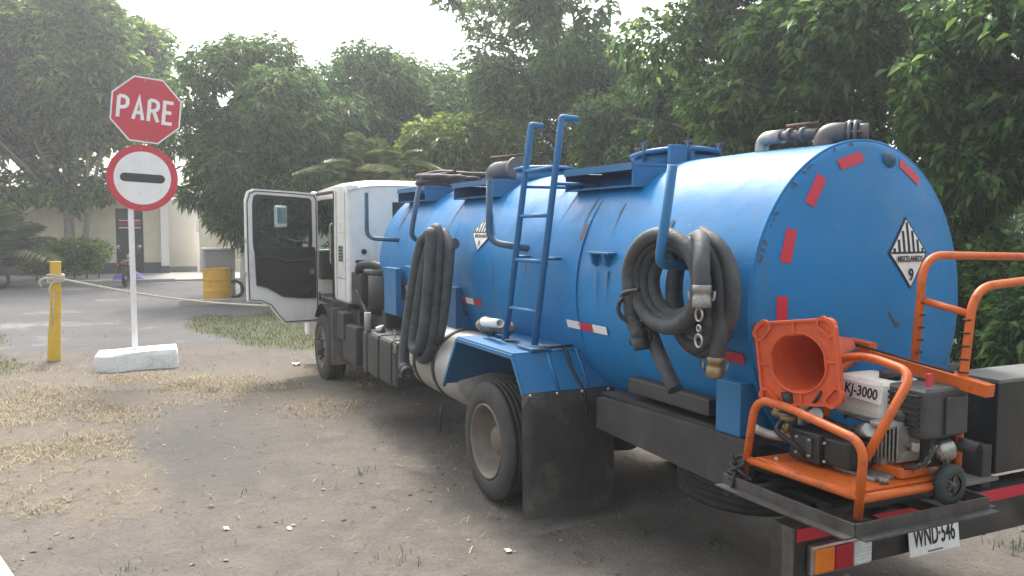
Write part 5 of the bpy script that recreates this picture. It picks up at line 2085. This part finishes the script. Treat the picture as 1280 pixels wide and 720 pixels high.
rp = catmull([(-8.47, -3.03, 1.19), (-8.6, -2.5, 1.05), (-8.75, -1.9, 0.90), (-8.9, -1.1, 0.75), (-9.0, -0.3, 0.65), (-9.1, 0.7, 0.58), (-9.2, 1.5, 0.62), (-9.3, 2.15, 0.75)], 12)
mb = MB()
mb.tube(rp, 0.014, 8)
mb.build('rope_line', M_rope, rope)
mb = MB()
for k in range(4):
    z = 1.14 + 0.03 * k
    mb.tube([Vector((-8.48, -3.04, z)) + Vector((0.105 * math.cos(a), 0.105 * math.sin(a), 0.01 * math.sin(a * 2 + k))) for a in np.linspace(0, 6.2832, 17)[:-1]], 0.016, 6, closed=True)
mb.tube(catmull([(-8.37, -3.05, 1.16), (-8.34, -3.10, 1.10), (-8.35, -3.12, 1.0), (-8.37, -3.08, 0.93)], 6), 0.014, 6)
mb.tube(catmull([(-8.37, -3.05, 1.18), (-8.33, -3.16, 1.20), (-8.35, -3.24, 1.15), (-8.37, -3.22, 1.08)], 6), 0.014, 6)
mb.build('rope_knot', M_rope, rope)

# ------------------------------------------------------------------ things in the background
# yellow drum
drum = empty('oil_drum', (-17.6, 0.17, 0), 'yellow steel drum standing by the white painted tree trunk', 'drum')
mb = MB()
pr = [(0, 0.02), (0.27, 0.02), (0.30, 0.0)]
for k in range(28):
    z = 0.02 + 0.84 * k / 27
    rr_ = 0.345 + (0.010 if 9 <= k <= 10 or 18 <= k <= 19 else 0.0)
    pr.append((rr_, z))
pr += [(0.355, 0.875), (0.345, 0.885), (0.33, 0.86), (0, 0.855)]
mb.lathe(pr, Matrix.Translation((-17.6, 0.17, 0)), 40)
mb.build('drum_body', M_drum, drum)
# grey cabinet behind it on legs
cab2 = empty('grey_cabinet', (-19.0, 0.45, 0), 'grey metal cabinet on legs behind the yellow drum', 'cabinet')
mb = MB()
mb.box((-19.3, 0.0, 0.80), (-18.7, 0.78, 1.33), 0.01)
mb.build('cabinet_body', M_greybin, cab2)
mb = MB()
mb.box((-19.36, -0.06, 1.335), (-18.64, 0.84, 1.38), 0.01)
mb.build('cabinet_roof', M_white, cab2)
for x in (-19.25, -18.78):
    for y in (0.05, 0.72):
        mb = MB()
        mb.box((x, y, 0), (x + 0.05, y + 0.05, 0.80))
        mb.build('leg', M_greybin, cab2)
# rubble blocks by the trunk
mb = MB()
mb.box((-17.4, 1.05, 0.0), (-17.1, 1.45, 0.17), 0.02)
tag(mb.build('concrete_block', M_kerb), 'grey concrete block beside the yellow drum', 'block')
# motorcycle wheel-like tyre behind the drum
mb = MB()
mb.tube([Vector((-18.6, 0.72, 0.26)) + Vector((0.05 * math.cos(a), 0.22 * math.cos(a), 0.22 * math.sin(a))) for a in np.linspace(0, 6.2832, 25)[:-1]], 0.04, 8, closed=True)
tag(mb.build('old_tyre', M_tyre), 'small black tyre leaning between drum and painted trunk', 'tyre')
# blue bag lying on the pavement
mb = MB()
P = []
for i in range(13):
    row = []
    for j in range(9):
        u = i / 12; v = j / 8
        h = (math.sin(math.pi * u) ** 0.5) * (math.sin(math.pi * v) ** 0.5)
        row.append((-27.9 + 0.5 * (v - 0.5), -1.75 + 1.15 * (u - 0.5) + 0.05, 0.055 + h * (0.26 + 0.06 * math.sin(9 * u + 4 * v) + 0.05 * math.sin(15 * v))))
    P.append(row)
mb.grid(P)
tag(mb.build('plastic_bag', M_bag), 'crumpled blue plastic bag lying before the building', 'bag')


def motorcycle(loc, rz, label):
    root = empty('motorcycle', (0, 0, 0), label, 'motorcycle', 'motorcycles parked by the building')
    def mp(mb, name, m, parent=None): return mb.build(name, m, parent or root)
    for x in (-0.65, 0.65):
        mb = MB()
        mb.tube([(x + 0.25 * math.cos(a), 0, 0.30 + 0.25 * math.sin(a)) for a in np.linspace(0, 6.2832, 29)[:-1]], 0.055, 8, closed=True)
        w = mp(mb, 'wheel', M_tyre)
        mb = MB()
        for k in range(8):
            a = k * math.pi / 4
            mb.tube([(x, 0, 0.30), (x + 0.22 * math.cos(a), 0, 0.30 + 0.22 * math.sin(a))], 0.010, 6)
        mb.cyl((x, -0.06, 0.30), (x, 0.06, 0.30), 0.05, 12)
        mp(mb, 'spokes', M_metal, w)
    mb = MB()
    mb.box((-0.28, -0.14, 0.28), (0.25, 0.14, 0.62), 0.05)
    mb.cyl((0.05, 0.0, 0.62), (0.12, 0.0, 0.75), 0.09, 14)
    mp(mb, 'engine', M_chassis)
    mb = MB()
    mb.lathe([(0, -0.30), (0.10, -0.26), (0.15, -0.1), (0.16, 0.1), (0.11, 0.25), (0, 0.28)], axis_m((0.18, 0, 0.88), (1, 0, 0.12)), 18)
    mp(mb, 'fuel_tank', M_black)
    mb = MB()
    mb.box((-0.72, -0.13, 0.76), (-0.08, 0.13, 0.88), 0.04)
    mp(mb, 'seat', M_black)
    mb = MB()
    mb.tube([(0.65, 0.08, 0.30), (0.42, 0.08, 1.02)], 0.025, 8)
    mb.tube([(0.65, -0.08, 0.30), (0.42, -0.08, 1.02)], 0.025, 8)
    mp(mb, 'fork', M_metal)
    mb = MB()
    mb.tube(catmull([(0.28, -0.38, 1.08), (0.38, -0.2, 1.10), (0.42, 0, 1.03), (0.38, 0.2, 1.10), (0.28, 0.38, 1.08)], 6), 0.016, 8)
    mp(mb, 'handlebar', M_black)
    for s in (-1, 1):
        mb = MB()
        mb.tube([(0.36, 0.25 * s, 1.1), (0.36, 0.32 * s, 1.27)], 0.008, 6)
        mb.lathe([(0, 0.02), (0.05, 0.015), (0.062, 0.0), (0, -0.005)], axis_m((0.36, 0.33 * s, 1.29), (-1, 0, 0)), 16)
        mp(mb, 'mirror', M_metal)
        mb = MB()
        mb.lathe([(0, 0.04), (0.03, 0.03), (0.035, 0), (0, -0.02)], axis_m((-0.80, 0.16 * s, 0.74), (-1, 0, 0)), 12)
        mp(mb, 'indicator', M_amber)
    mb = MB()
    mb.lathe([(0, 0.06), (0.08, 0.05), (0.10, 0.0), (0.06, -0.10), (0, -0.12)], axis_m((0.56, 0, 0.98), (1, 0, 0)), 18)
    mp(mb, 'headlight', M_clear)
    mb = MB()
    mb.box((-0.92, -0.08, 0.70), (-0.72, 0.08, 0.82), 0.02)
    mp(mb, 'rear_mudguard', M_black)
    mb = MB()
    mb.box((-0.935, -0.06, 0.73), (-0.92, 0.06, 0.80), 0.005)
    mp(mb, 'tail_lamp', M_redlens)
    mb = MB()
    mb.tube([(0.1, -0.15, 0.35), (-0.25, -0.2, 0.32), (-0.75, -0.22, 0.42)], [0.025, 0.035, 0.05], 12)
    mp(mb, 'exhaust', M_metal)
    root.location = loc
    root.rotation_euler = (0, 0, rz)
    return root


motorcycle((-25.4, -1.78, 0), RAD(170), 'black motorcycle seen from behind, standing before the dark doorway')
motorcycle((-25.8, -6.15, 0), RAD(95), 'motorcycle at the left picture edge, only its wheel showing under the palm')

# building
bld = empty('building', (-35, -5, 0), 'low cream building with a dark doorway behind the left tree', 'building')
def bpart(mb, name, m, parent=None): return mb.build(name, m, parent or bld)
BX = -33.0
mb = MB(); mb.box((BX - 0.25, -22, 0.50), (BX, -2.05, 3.3)); bpart(mb, 'wall', M_wall)
mb = MB(); mb.box((BX - 0.25, -22, 0.0), (BX + 0.03, -2.05, 0.498)); bpart(mb, 'plinth', M_wallgrey)
mb = MB(); mb.box((BX - 0.25, -1.0, 0.50), (BX, -0.36, 3.3)); bpart(mb, 'wall', M_wall)
mb = MB(); mb.box((BX - 0.25, -1.0, 0.0), (BX + 0.03, -0.36, 0.498)); bpart(mb, 'plinth', M_wallgrey)
mb = MB(); mb.box((BX - 0.25, -2.05, 2.75), (BX, -1.0, 3.3)); bpart(mb, 'lintel', M_wall)
mb = MB(); mb.box((BX - 0.30, -2.04, 0.0), (BX - 0.22, -1.01, 2.74)); dr = bpart(mb, 'door', mat('dark_door', (0.03, 0.03, 0.035), 0.5))
for z, m in ((2.05, M_red), (2.22, M_stickw), (1.92, M_stickw)):
    mb = MB()
    mb.box((BX - 0.218, -1.92, z), (BX - 0.21, -1.1, z + (0.12 if m is M_red else 0.05)))
    bpart(mb, 'door_sign', m, dr)
mb = MB(); mb.box((BX - 0.05, -0.355, 0.35), (BX + 0.28, -0.06, 3.3), 0.01); bpart(mb, 'column', M_wallw)
mb = MB(); mb.box((BX - 0.07, -0.38, 0.0), (BX + 0.30, -0.04, 0.348), 0.01); bpart(mb, 'column_base', M_wallgrey)
mb = MB(); mb.box((-38.0, -22.2, 3.32), (BX + 0.7, -0.02, 3.50), 0.02); bpart(mb, 'roof_slab', M_roof)
mb = MB(); mb.box((-38.0, -22, 0), (-37.8, 0.0, 3.3)); bpart(mb, 'back_wall', M_wall)
for yw in (-9.5,):
    mb = MB(); mb.box((BX - 0.02, yw, 1.2), (BX + 0.015, yw + 1.3, 2.3)); wn_ = bpart(mb, 'window', mat('window_frame', (0.45, 0.44, 0.42), 0.5))
    for k in range(2):
        mb = MB(); mb.box((BX + 0.016, yw + 0.06 + 0.61 * k, 1.26), (BX + 0.022, yw + 0.63 + 0.61 * k, 2.24)); bpart(mb, 'pane', mat('dark_pane', (0.03, 0.035, 0.04), 0.1), wn_)
wing = empty('boundary_wall', (-35.5, 2.0, 0), 'white rendered wall right of the doorway, beside the column', 'wall')
mb = MB(); mb.box((-35.2, -0.02, 0.22), (-35.0, 1.25, 3.2)); mb.build('wall_panel', M_wallw, wing)
mb = MB(); mb.box((-35.2, -0.02, 0.0), (-34.97, 1.25, 0.218)); mb.build('plinth', M_greybin, wing)
mb = MB(); mb.box((-34.2, 1.30, 0.0), (-34.0, 9.0, 2.6)); mb.build('wall_panel', M_wall, wing)
mb = MB(); mb.box((-33.4, 1.55, 0.0), (-32.8, 3.2, 0.55), 0.03)
tag(mb.build('planter', M_wall), 'low cream planter in front of the white wall', 'planter')


# ------------------------------------------------------------------ foliage
def leaf_arrays(P, D, L, W, g, droop=0.3):
    """four-point folded leaves at P pointing along D"""
    n = len(P)
    D = D / np.linalg.norm(D, axis=1, keepdims=True)
    up = np.tile(np.array([[0, 0, 1.0]]), (n, 1)) + g.normal(0, 0.35, (n, 3))
    S = np.cross(D, up)
    S /= np.linalg.norm(S, axis=1, keepdims=True) + 1e-9
    N = np.cross(S, D)
    l = (L * g.uniform(0.5, 1.35, n))[:, None]
    w = l * (W / L)
    tip = P + D * l - np.array([0, 0, 1.0]) * l * droop
    mid = P + D * l * 0.48 - np.array([0, 0, 1.0]) * l * droop * 0.2
    fold = N * w * 0.35
    V = np.stack([P, mid + S * w * 0.5 + fold, tip, mid - S * w * 0.5 + fold], 1).reshape(-1, 3)
    b = np.arange(n)[:, None] * 4
    F = np.concatenate([b + [0, 1, 2], b + [0, 2, 3]], 1).reshape(-1, 3)
    return V, F


def crown(clumps, per, L, W, seed, ros=6, droop=0.35, flat=0.75):
    """clumps: array of (x,y,z,r); twig tips in each clump carry rosettes of leaves"""
    g = np.random.default_rng(seed)
    C = np.asarray(clumps, float)
    n = len(C)
    cnt = np.maximum(1, (per * (C[:, 3] / C[:, 3].mean()) ** 2).astype(int))
    idx = np.repeat(np.arange(n), cnt)
    m = len(idx)
    d = g.normal(0, 1, (m, 3))
    d /= np.linalg.norm(d, axis=1, keepdims=True)
    rr = g.uniform(0.25, 1.0, m) ** 0.55
    T = C[idx, :3] + d * (rr * C[idx, 3])[:, None] * np.array([1, 1, flat])
    # rosettes
    T = np.repeat(T, ros, 0)
    dd = np.repeat(d, ros, 0)
    k = len(T)
    D = g.normal(0, 1, (k, 3)) * np.array([1, 1, 0.55]) + dd * 0.9
    P = T + g.normal(0, L * 0.28, (k, 3))
    return leaf_arrays(P, D, L, W, g, droop)


def ell_clumps(c, rad, n, r0, r1, seed, shell=0.55, zmin=None):
    g = np.random.default_rng(seed)
    out = []
    while len(out) < n:
        d = g.normal(0, 1, 3)
        d /= np.linalg.norm(d)
        q = g.uniform(shell, 1.0)
        lump = 0.86 + 0.14 * math.sin(5 * d[0] + 3 * d[2] + seed) * math.cos(4 * d[1] - 2 * d[2])
        p = np.array(c) + d * np.array(rad) * q * lump
        if zmin is not None and p[2] < zmin: continue
        out.append((p[0], p[1], p[2], g.uniform(r0, r1)))
    return out


def limbs(mb, base, fork, clumps, n, r_base, seed, wob=0.25, minor=0.5):
    """trunk from base to fork, then n limbs bending out to clumps and twigs off them"""
    g = random.Random(seed)
    base = Vector(base); fork = Vector(fork)
    mid = base.lerp(fork, 0.5) + Vector((g.uniform(-wob, wob), g.uniform(-wob, wob), 0)) * 0.5
    tr = catmull([base - Vector((0, 0, 0.15)), base + Vector((0, 0, 0.05)), mid, fork], 5)
    k = len(tr)
    mb.tube(tr, [r_base * (1.25 if i < 3 else 1.0) * (1 - 0.4 * i / k) for i in range(k)], 12)
    cl = g.sample(list(clumps), min(n, len(clumps)))
    ends = []
    for c in cl:
        e = Vector(c[:3])
        m1 = fork.lerp(e, 0.4) + Vector((g.uniform(-wob, wob), g.uniform(-wob, wob), g.uniform(0, wob) * 2))
        path = catmull([fork - Vector((0, 0, 0.1)), m1, fork.lerp(e, 0.75) + Vector((g.uniform(-wob, wob), g.uniform(-wob, wob), wob)), e], 5)
        q = len(path)
        r0 = r_base * g.uniform(0.3, 0.5)
        mb.tube(path, [r0 * (1 - 0.88 * i / q) for i in range(q)], 7, caps=False)
        ends.append((path, r0))
    # twigs from limbs to remaining clumps
    rest = [c for c in clumps if c not in cl]
    g.shuffle(rest)
    for c in rest[:int(len(rest) * minor)]:
        e = Vector(c[:3])
        best = min(ends, key=lambda t: min((p - e).length for p in t[0][4:]))
        s = min(best[0][4:], key=lambda p: (p - e).length)
        m1 = s.lerp(e, 0.5) + Vector((0, 0, 0.12))
        mb.tube(catmull([s, m1, e], 4), [0.03 - 0.0022 * i for i in range(9)], 5, caps=False)


def tree(name, label, base, fork, clumps, r_base, leafm, barkm, per, L, W, seed, nl=9, ros=6, droop=0.35, group=None, trunks=None, flat=0.75, minor=0.5, extra=()):
    t = empty(name, base, label, 'tree', group)
    mb = MB()
    limbs(mb, base, fork, clumps, nl, r_base, seed, minor=minor)
    for (pts_, r_) in extra: mb.tube(catmull(pts_, 6), [r_ * (1 - 0.97 * i / (6 * (len(pts_) - 1))) for i in range(6 * (len(pts_) - 1) + 1)], 10)
    if trunks:
        for (b2, f2, r2) in trunks: limbs(mb, b2, f2, clumps, 4, r2, seed + 5, minor=0.0)
    mb.build('trunk', barkm, t)
    V, F = crown(clumps, per, L, W, seed, ros, droop, flat)
    mesh_np('crown', V, F, leafm, parent=t)
    return t


# left tree with a forked pale trunk, before the building
cl = ell_clumps((-32.3, -4.4, 7.8), (3.6, 5.6, 5.0), 85, 0.8, 1.5, 3, 0.45, 3.0) + ell_clumps((-31.8, -7.4, 9.6), (3, 3.2, 3.2), 30, 0.8, 1.4, 4, 0.4, 3.0) + [(-31.6, -3.3, 3.4, 0.9), (-31.4, -4.4, 3.5, 0.9), (-31.5, -2.2, 3.6, 0.8), (-31.6, -5.6, 3.4, 0.9), (-31.6, -6.8, 3.6, 0.9)] \
    + [(-31.0, -2.2, 12.9, 0.9), (-31.0, -1.5, 12.6, 0.7), (-31, -3.2, 13.1, 1.0)]
tree('shade_tree', 'tall tree with forked pale trunk behind the stop sign', (-31.6, -3.75, 0), (-31.6, -3.7, 2.6), cl, 0.26, L_left, M_barkpale, 110, 0.34, 0.17, 12, 9, 5, 0.3, 'trees round the yard',
     trunks=[((-31.5, -3.45, 0), (-31.3, -3.0, 2.8), 0.17)])
# mango with whitewashed trunk, dense low crown
cl = ell_clumps((-19.2, 1.9, 3.9), (2.4, 2.3, 2.9), 70, 0.55, 0.9, 21, 0.5, 2.3) + [(-18.4, 0.7, 1.95, 0.45), (-18.3, 1.2, 1.75, 0.45), (-18.6, -0.2, 2.9, 0.5), (-18.4, 1.9, 1.7, 0.6), (-19.2, -0.3, 5.4, 0.8), (-19.0, 0.3, 6.2, 0.8), (-19.2, -0.6, 4.5, 0.75), (-19.2, 1.0, 6.6, 0.8), (-19.3, 2.0, 6.7, 0.8)]
tree('mango_tree', 'dense mango tree with white painted trunk beside the yellow drum', (-18.7, 1.0, 0), (-18.9, 1.2, 1.9), cl, 0.13, L_mango, M_limew, 120, 0.24, 0.055, 22, 8, 8, 0.55, 'trees round the yard')
# larger mango behind the cab
cl = ell_clumps((-22.0, 6.0, 4.2), (3.0, 5.2, 3.3), 120, 0.7, 1.15, 31, 0.55, 1.3) + ell_clumps((-21.5, 9.6, 4.6), (2.0, 2.2, 2.6), 34, 0.7, 1.1, 33, 0.5, 1.3)
tree('mango_tree', 'large rounded mango tree behind the white cab', (-22.3, 5.2, 0), (-22.3, 5.3, 1.8), cl, 0.3, L_mango, M_bark, 120, 0.26, 0.06, 32, 10, 8, 0.55, 'trees round the yard')
# yellow-green tree in front of it
cl = ell_clumps((-17.2, 6.6, 3.4), (1.8, 2.2, 1.5), 36, 0.45, 0.85, 41, 0.5, 1.2) + [(-17.0, 5.6, 4.5, 0.55), (-17.0, 6.3, 4.7, 0.55), (-16.8, 7.3, 4.6, 0.55)]
tree('yellow_green_tree', 'small yellow green tree between mango and tank top', (-17.3, 6.7, 0), (-17.3, 6.7, 1.8), cl, 0.10, L_lime, M_bark, 90, 0.22, 0.10, 42, 7, 6, 0.25, 'trees round the yard')
# big broadleaved trees along the right side of the truck
cl = ell_clumps((-16.0, 9.8, 6.2), (4.0, 3.4, 4.0), 44, 0.5, 1.05, 51, 0.35, 1.6) + ell_clumps((-16.5, 8.4, 9.0), (3.0, 2.4, 2.2), 16, 0.5, 1.0, 52, 0.3)
tree('broadleaf_tree', 'airy broadleaved tree over the middle of the tank, left of the others', (-15.2, 10.2, 0), (-15.0, 10.0, 3.2), cl, 0.26, L_right, M_bark, 75, 0.20, 0.10, 53, 11, 6, 0.4, 'trees round the yard', minor=0.8)
cl = ell_clumps((-7.6, 9.2, 5.8), (4.4, 2.9, 3.7), 42, 0.45, 0.9, 61, 0.35, 1.7) + ell_clumps((-5.2, 7.8, 4.4), (2.2, 1.4, 1.4), 24, 0.45, 0.8, 62, 0.4) + ell_clumps((-10.5, 8.8, 4.0), (2.6, 1.6, 1.6), 26, 0.5, 0.85, 64, 0.4)
tree('broadleaf_tree', 'broadleaved tree with upright limbs behind the rear of the tank', (-7.4, 9.6, 0), (-7.2, 9.4, 3.0), cl, 0.30, L_right, M_bark, 85, 0.17, 0.09, 63, 13, 6, 0.45, 'trees round the yard', minor=0.9, extra=[([(-7.2, 9.4, 2.8), (-6.9, 8.4, 4.2), (-6.6, 7.6, 5.6), (-6.5, 7.3, 7.2)], 0.13), ([(-7.3, 9.3, 3.0), (-8.6, 8.3, 3.9), (-10.8, 8.1, 4.4)], 0.08)])
cl = ell_clumps((-0.2, 9.4, 4.7), (3.6, 2.6, 3.4), 52, 0.45, 0.85, 71, 0.35, 0.8) + ell_clumps((-1.8, 8.0, 3.2), (1.8, 1.2, 1.7), 30, 0.4, 0.7, 72, 0.4, 0.7) + [(-3.2, 7.5, 5.0, 0.6), (-4.1, 7.8, 5.9, 0.7), (-3.6, 7.3, 5.5, 0.5), (-1.9, 7.3, 4.6, 0.5)]
tree('broadleaf_tree', 'dark broadleaved tree at the right picture edge beside the tank end', (1.6, 9.8, 0), (1.0, 9.6, 2.6), cl, 0.30, L_right, M_bark, 110, 0.15, 0.08, 73, 13, 6, 0.45, 'trees round the yard', minor=0.9, extra=[([(1.2, 9.4, 2.4), (0.6, 8.3, 3.0), (-1.2, 7.8, 3.75), (-2.7, 7.7, 4.7), (-4.2, 7.9, 6.0)], 0.16)])
# thick limb crossing the upper right
# far green backdrop: a distant row that reads as one wood
g_ = np.random.default_rng(5)
cl = [(x, 19 + g_.uniform(-1.5, 1.5) - 0.05 * x, g_.uniform(0.8, 3.6), g_.uniform(0.8, 1.5)) for x in np.linspace(-34, 4, 95)]
V, F = crown(cl, 70, 0.34, 0.16, 81, 5, 0.3)
mesh_np('far_thicket', V, F, L_left, 'distant green thicket beyond the trees on the right', 'thicket', 'stuff')


# dark shrubs under the trees on the right
for k, (x, y, h, w, lab) in enumerate(((-3.6, 8.2, 2.4, 1.0, 'dark leafy shrub just right of the tank, under the trees'), (-2.2, 8.1, 2.0, 0.9, 'dark leafy shrub behind the raised orange handle'),
                                       (-0.7, 7.6, 1.7, 1.0, 'dark leafy shrub behind the tool box at the right edge'), (-6.0, 9.0, 2.6, 1.2, 'dark leafy shrub hidden mostly behind the tank end'))):
    sh = empty('shrub', (x, y, 0), lab, 'shrub', 'shrubs under the right hand trees')
    cl = ell_clumps((x, y, h * 0.5), (w, 0.7, h * 0.5), 30, 0.3, 0.5, 200 + k, 0.3, 0.22)
    V, F = crown(cl, 70, 0.13, 0.065, 210 + k, 5, 0.35)
    mesh_np('foliage', V, F, L_right, parent=sh)
    mb = MB()
    for q in range(5):
        a = q * 1.3 + k
        mb.tube(catmull([(x, y, -0.05), (x + 0.2 * math.cos(a), y + 0.2 * math.sin(a), h * 0.4), (x + 0.6 * w * math.cos(a), y + 0.4 * math.sin(a), h * 0.85)], 4), [0.03 - 0.0025 * i for i in range(9)], 5)
    mb.build('stems', M_bark, sh)

# hedge
cl = [(-29.4 + 0.2 * math.sin(3 * k), -4.9 + 0.24 * k, 0.75 + 0.30 * (k % 2), 0.52) for k in range(10)]
hd = empty('hedge', (-29.4, -4.0, 0), 'clipped yellow green hedge at the foot of the forked tree', 'hedge')
V, F = crown(cl, 260, 0.11, 0.07, 91, 4, 0.1, 1.0)
mesh_np('hedge_leaves', V, F, L_hedge, parent=hd)
mb = MB()
for k in range(6): mb.tube([(-29.4, -4.7 + 0.4 * k, -0.03), (-29.4, -4.65 + 0.4 * k, 0.9)], [0.03, 0.01], 5)
mb.build('hedge_stems', M_bark, hd)


def palm(name, label, base, h, nf, L, seed, r=0.1, el=(0.35, 1.35), lw=0.035, dens=34, cat='palm', stems=1, spread=0.25):
    """feather palm: arching fronds with two rows of leaflets"""
    g = random.Random(seed)
    root = empty(name, base, label, cat)
    base = Vector(base)
    if h > 0.3:
        mb = MB()
        for s in range(stems):
            o = Vector((g.uniform(-spread, spread), g.uniform(-spread, spread), 0)) if stems > 1 else Vector((0, 0, 0))
            hh_ = h * g.uniform(0.75, 1.0) if stems > 1 else h
            mb.tube(catmull([base + o * 0.5 - Vector((0, 0, 0.1)), base + o * 0.8 + Vector((0, 0, hh_ * 0.5)), base + o + Vector((0, 0, hh_))], 6), r, 8)
        mb.build('stem', M_barkpale, root)
    for k in range(nf):
        a = 2 * math.pi * (k * 0.382 + g.random() * 0.1)
        e = g.uniform(*el)
        d = Vector((math.cos(a), math.sin(a), 0))
        l = L * g.uniform(0.8, 1.1)
        o = Vector((g.uniform(-spread, spread), g.uniform(-spread, spread), 0)) if stems > 1 else Vector((0, 0, 0))
        st_ = base + o + Vector((0, 0, h * (g.uniform(0.7, 1.0) if stems > 1 else 1.0)))
        path = []
        for i in range(15):
            t = i / 14
            path.append(st_ + d * l * t * math.cos(e) * (1 + 0.15 * t) + Vector((0, 0, l * (math.sin(e) * t - (0.55 * math.cos(e) + 0.25) * t * t * 0.95))))
        mb = MB()
        mb.tube(path, [0.016 * (1 - 0.8 * i / 14) for i in range(15)], 5)
        fr = mb.build('frond', L_palm, root)
        fine = catmull(path, 4)
        V = []; F = []
        m = len(fine)
        for q in range(dens):
            t = 0.12 + 0.86 * q / (dens - 1)
            i = min(m - 2, int(t * (m - 1)))
            p = fine[i]
            tg = (fine[i + 1] - fine[i]).normalized()
            sd_ = tg.cross(Vector((0, 0, 1)))
            if sd_.length < 1e-3: sd_ = Vector((1, 0, 0))
            sd_.normalize()
            ll = l * 0.30 * math.sin(math.pi * (0.12 + 0.8 * t)) * g.uniform(0.85, 1.1)
            for s in (1, -1):
                dr_ = (sd_ * s * 0.85 + tg * 0.55 + Vector((0, 0, 0.1))).normalized()
                tip = p + dr_ * ll - Vector((0, 0, ll * 0.35))
                md = p + dr_ * ll * 0.5 - Vector((0, 0, ll * 0.06))
                b = len(V)
                V += [p, md + tg * lw * 0.5, tip, md - tg * lw * 0.5]
                F += [(b, b + 1, b + 2), (b, b + 2, b + 3)]
        mesh_np('leaflets', np.array([tuple(v) for v in V]), np.array(F), L_palm, parent=fr)
    return root


palm('palm_plant', 'bushy feather palm at the left picture edge by the motorcycle', (-26.8, -5.7, 0), 0.45, 28, 3.4, 3, el=(0.65, 1.42), lw=0.06)
palm('areca_palm', 'clump of areca palm fronds rising before the mango behind the cab', (-15.0, 3.5, 0), 3.3, 24, 2.0, 8, 0.05, (0.45, 1.4), 0.04, 34, 'palm', 4, 0.35)

# dark picket fence beyond the trees on the right
fence = empty('picket_fence', (-3, 12.2, 0), 'dark picket fence under the trees at the right', 'fence')
mb = MB()
mb.box((0, 0, 0), (0.10, 0.03, 1.5))
proto = mb.build('picket', M_chassis, fence)
proto.location = Vector((-14, 12.2, 0.78)) - _worg[fence.name]
for k in range(1, 90):
    c = proto.copy()
    COL.objects.link(c)
    c.location = Vector((-14 + 0.2 * k, 12.2, 0.78)) - _worg[fence.name]
for z in (0.35, 1.25):
    mb = MB()
    mb.box((-14.1, 12.24, z), (4.1, 12.28, z + 0.08))
    mb.build('fence_rail', M_chassis, fence)

# ------------------------------------------------------------------ haze volume, added to stand in for veiling lens glare
HAZE = 0.0027
if HAZE > 0:
    mb = MB()
    mb.box((-70, -40, -1.2), (12, 45, 16))
    hz_ = mb.build('haze', None)
    m = bpy.data.materials.new('glare_haze')
    m.use_nodes = True
    nt = m.node_tree
    nt.nodes.clear()
    pv = nt.nodes.new('ShaderNodeVolumePrincipled')
    pv.inputs['Color'].default_value = (0.93, 0.96, 1.0, 1)
    pv.inputs['Density'].default_value = HAZE
    pv.inputs['Anisotropy'].default_value = 0.55
    oo = nt.nodes.new('ShaderNodeOutputMaterial')
    nt.links.new(pv.outputs[0], oo.inputs['Volume'])
    hz_.data.materials.append(m)
    tag(hz_, 'added haze over the yard and the trees, standing in for veiling glare', 'haze', kind='stuff')
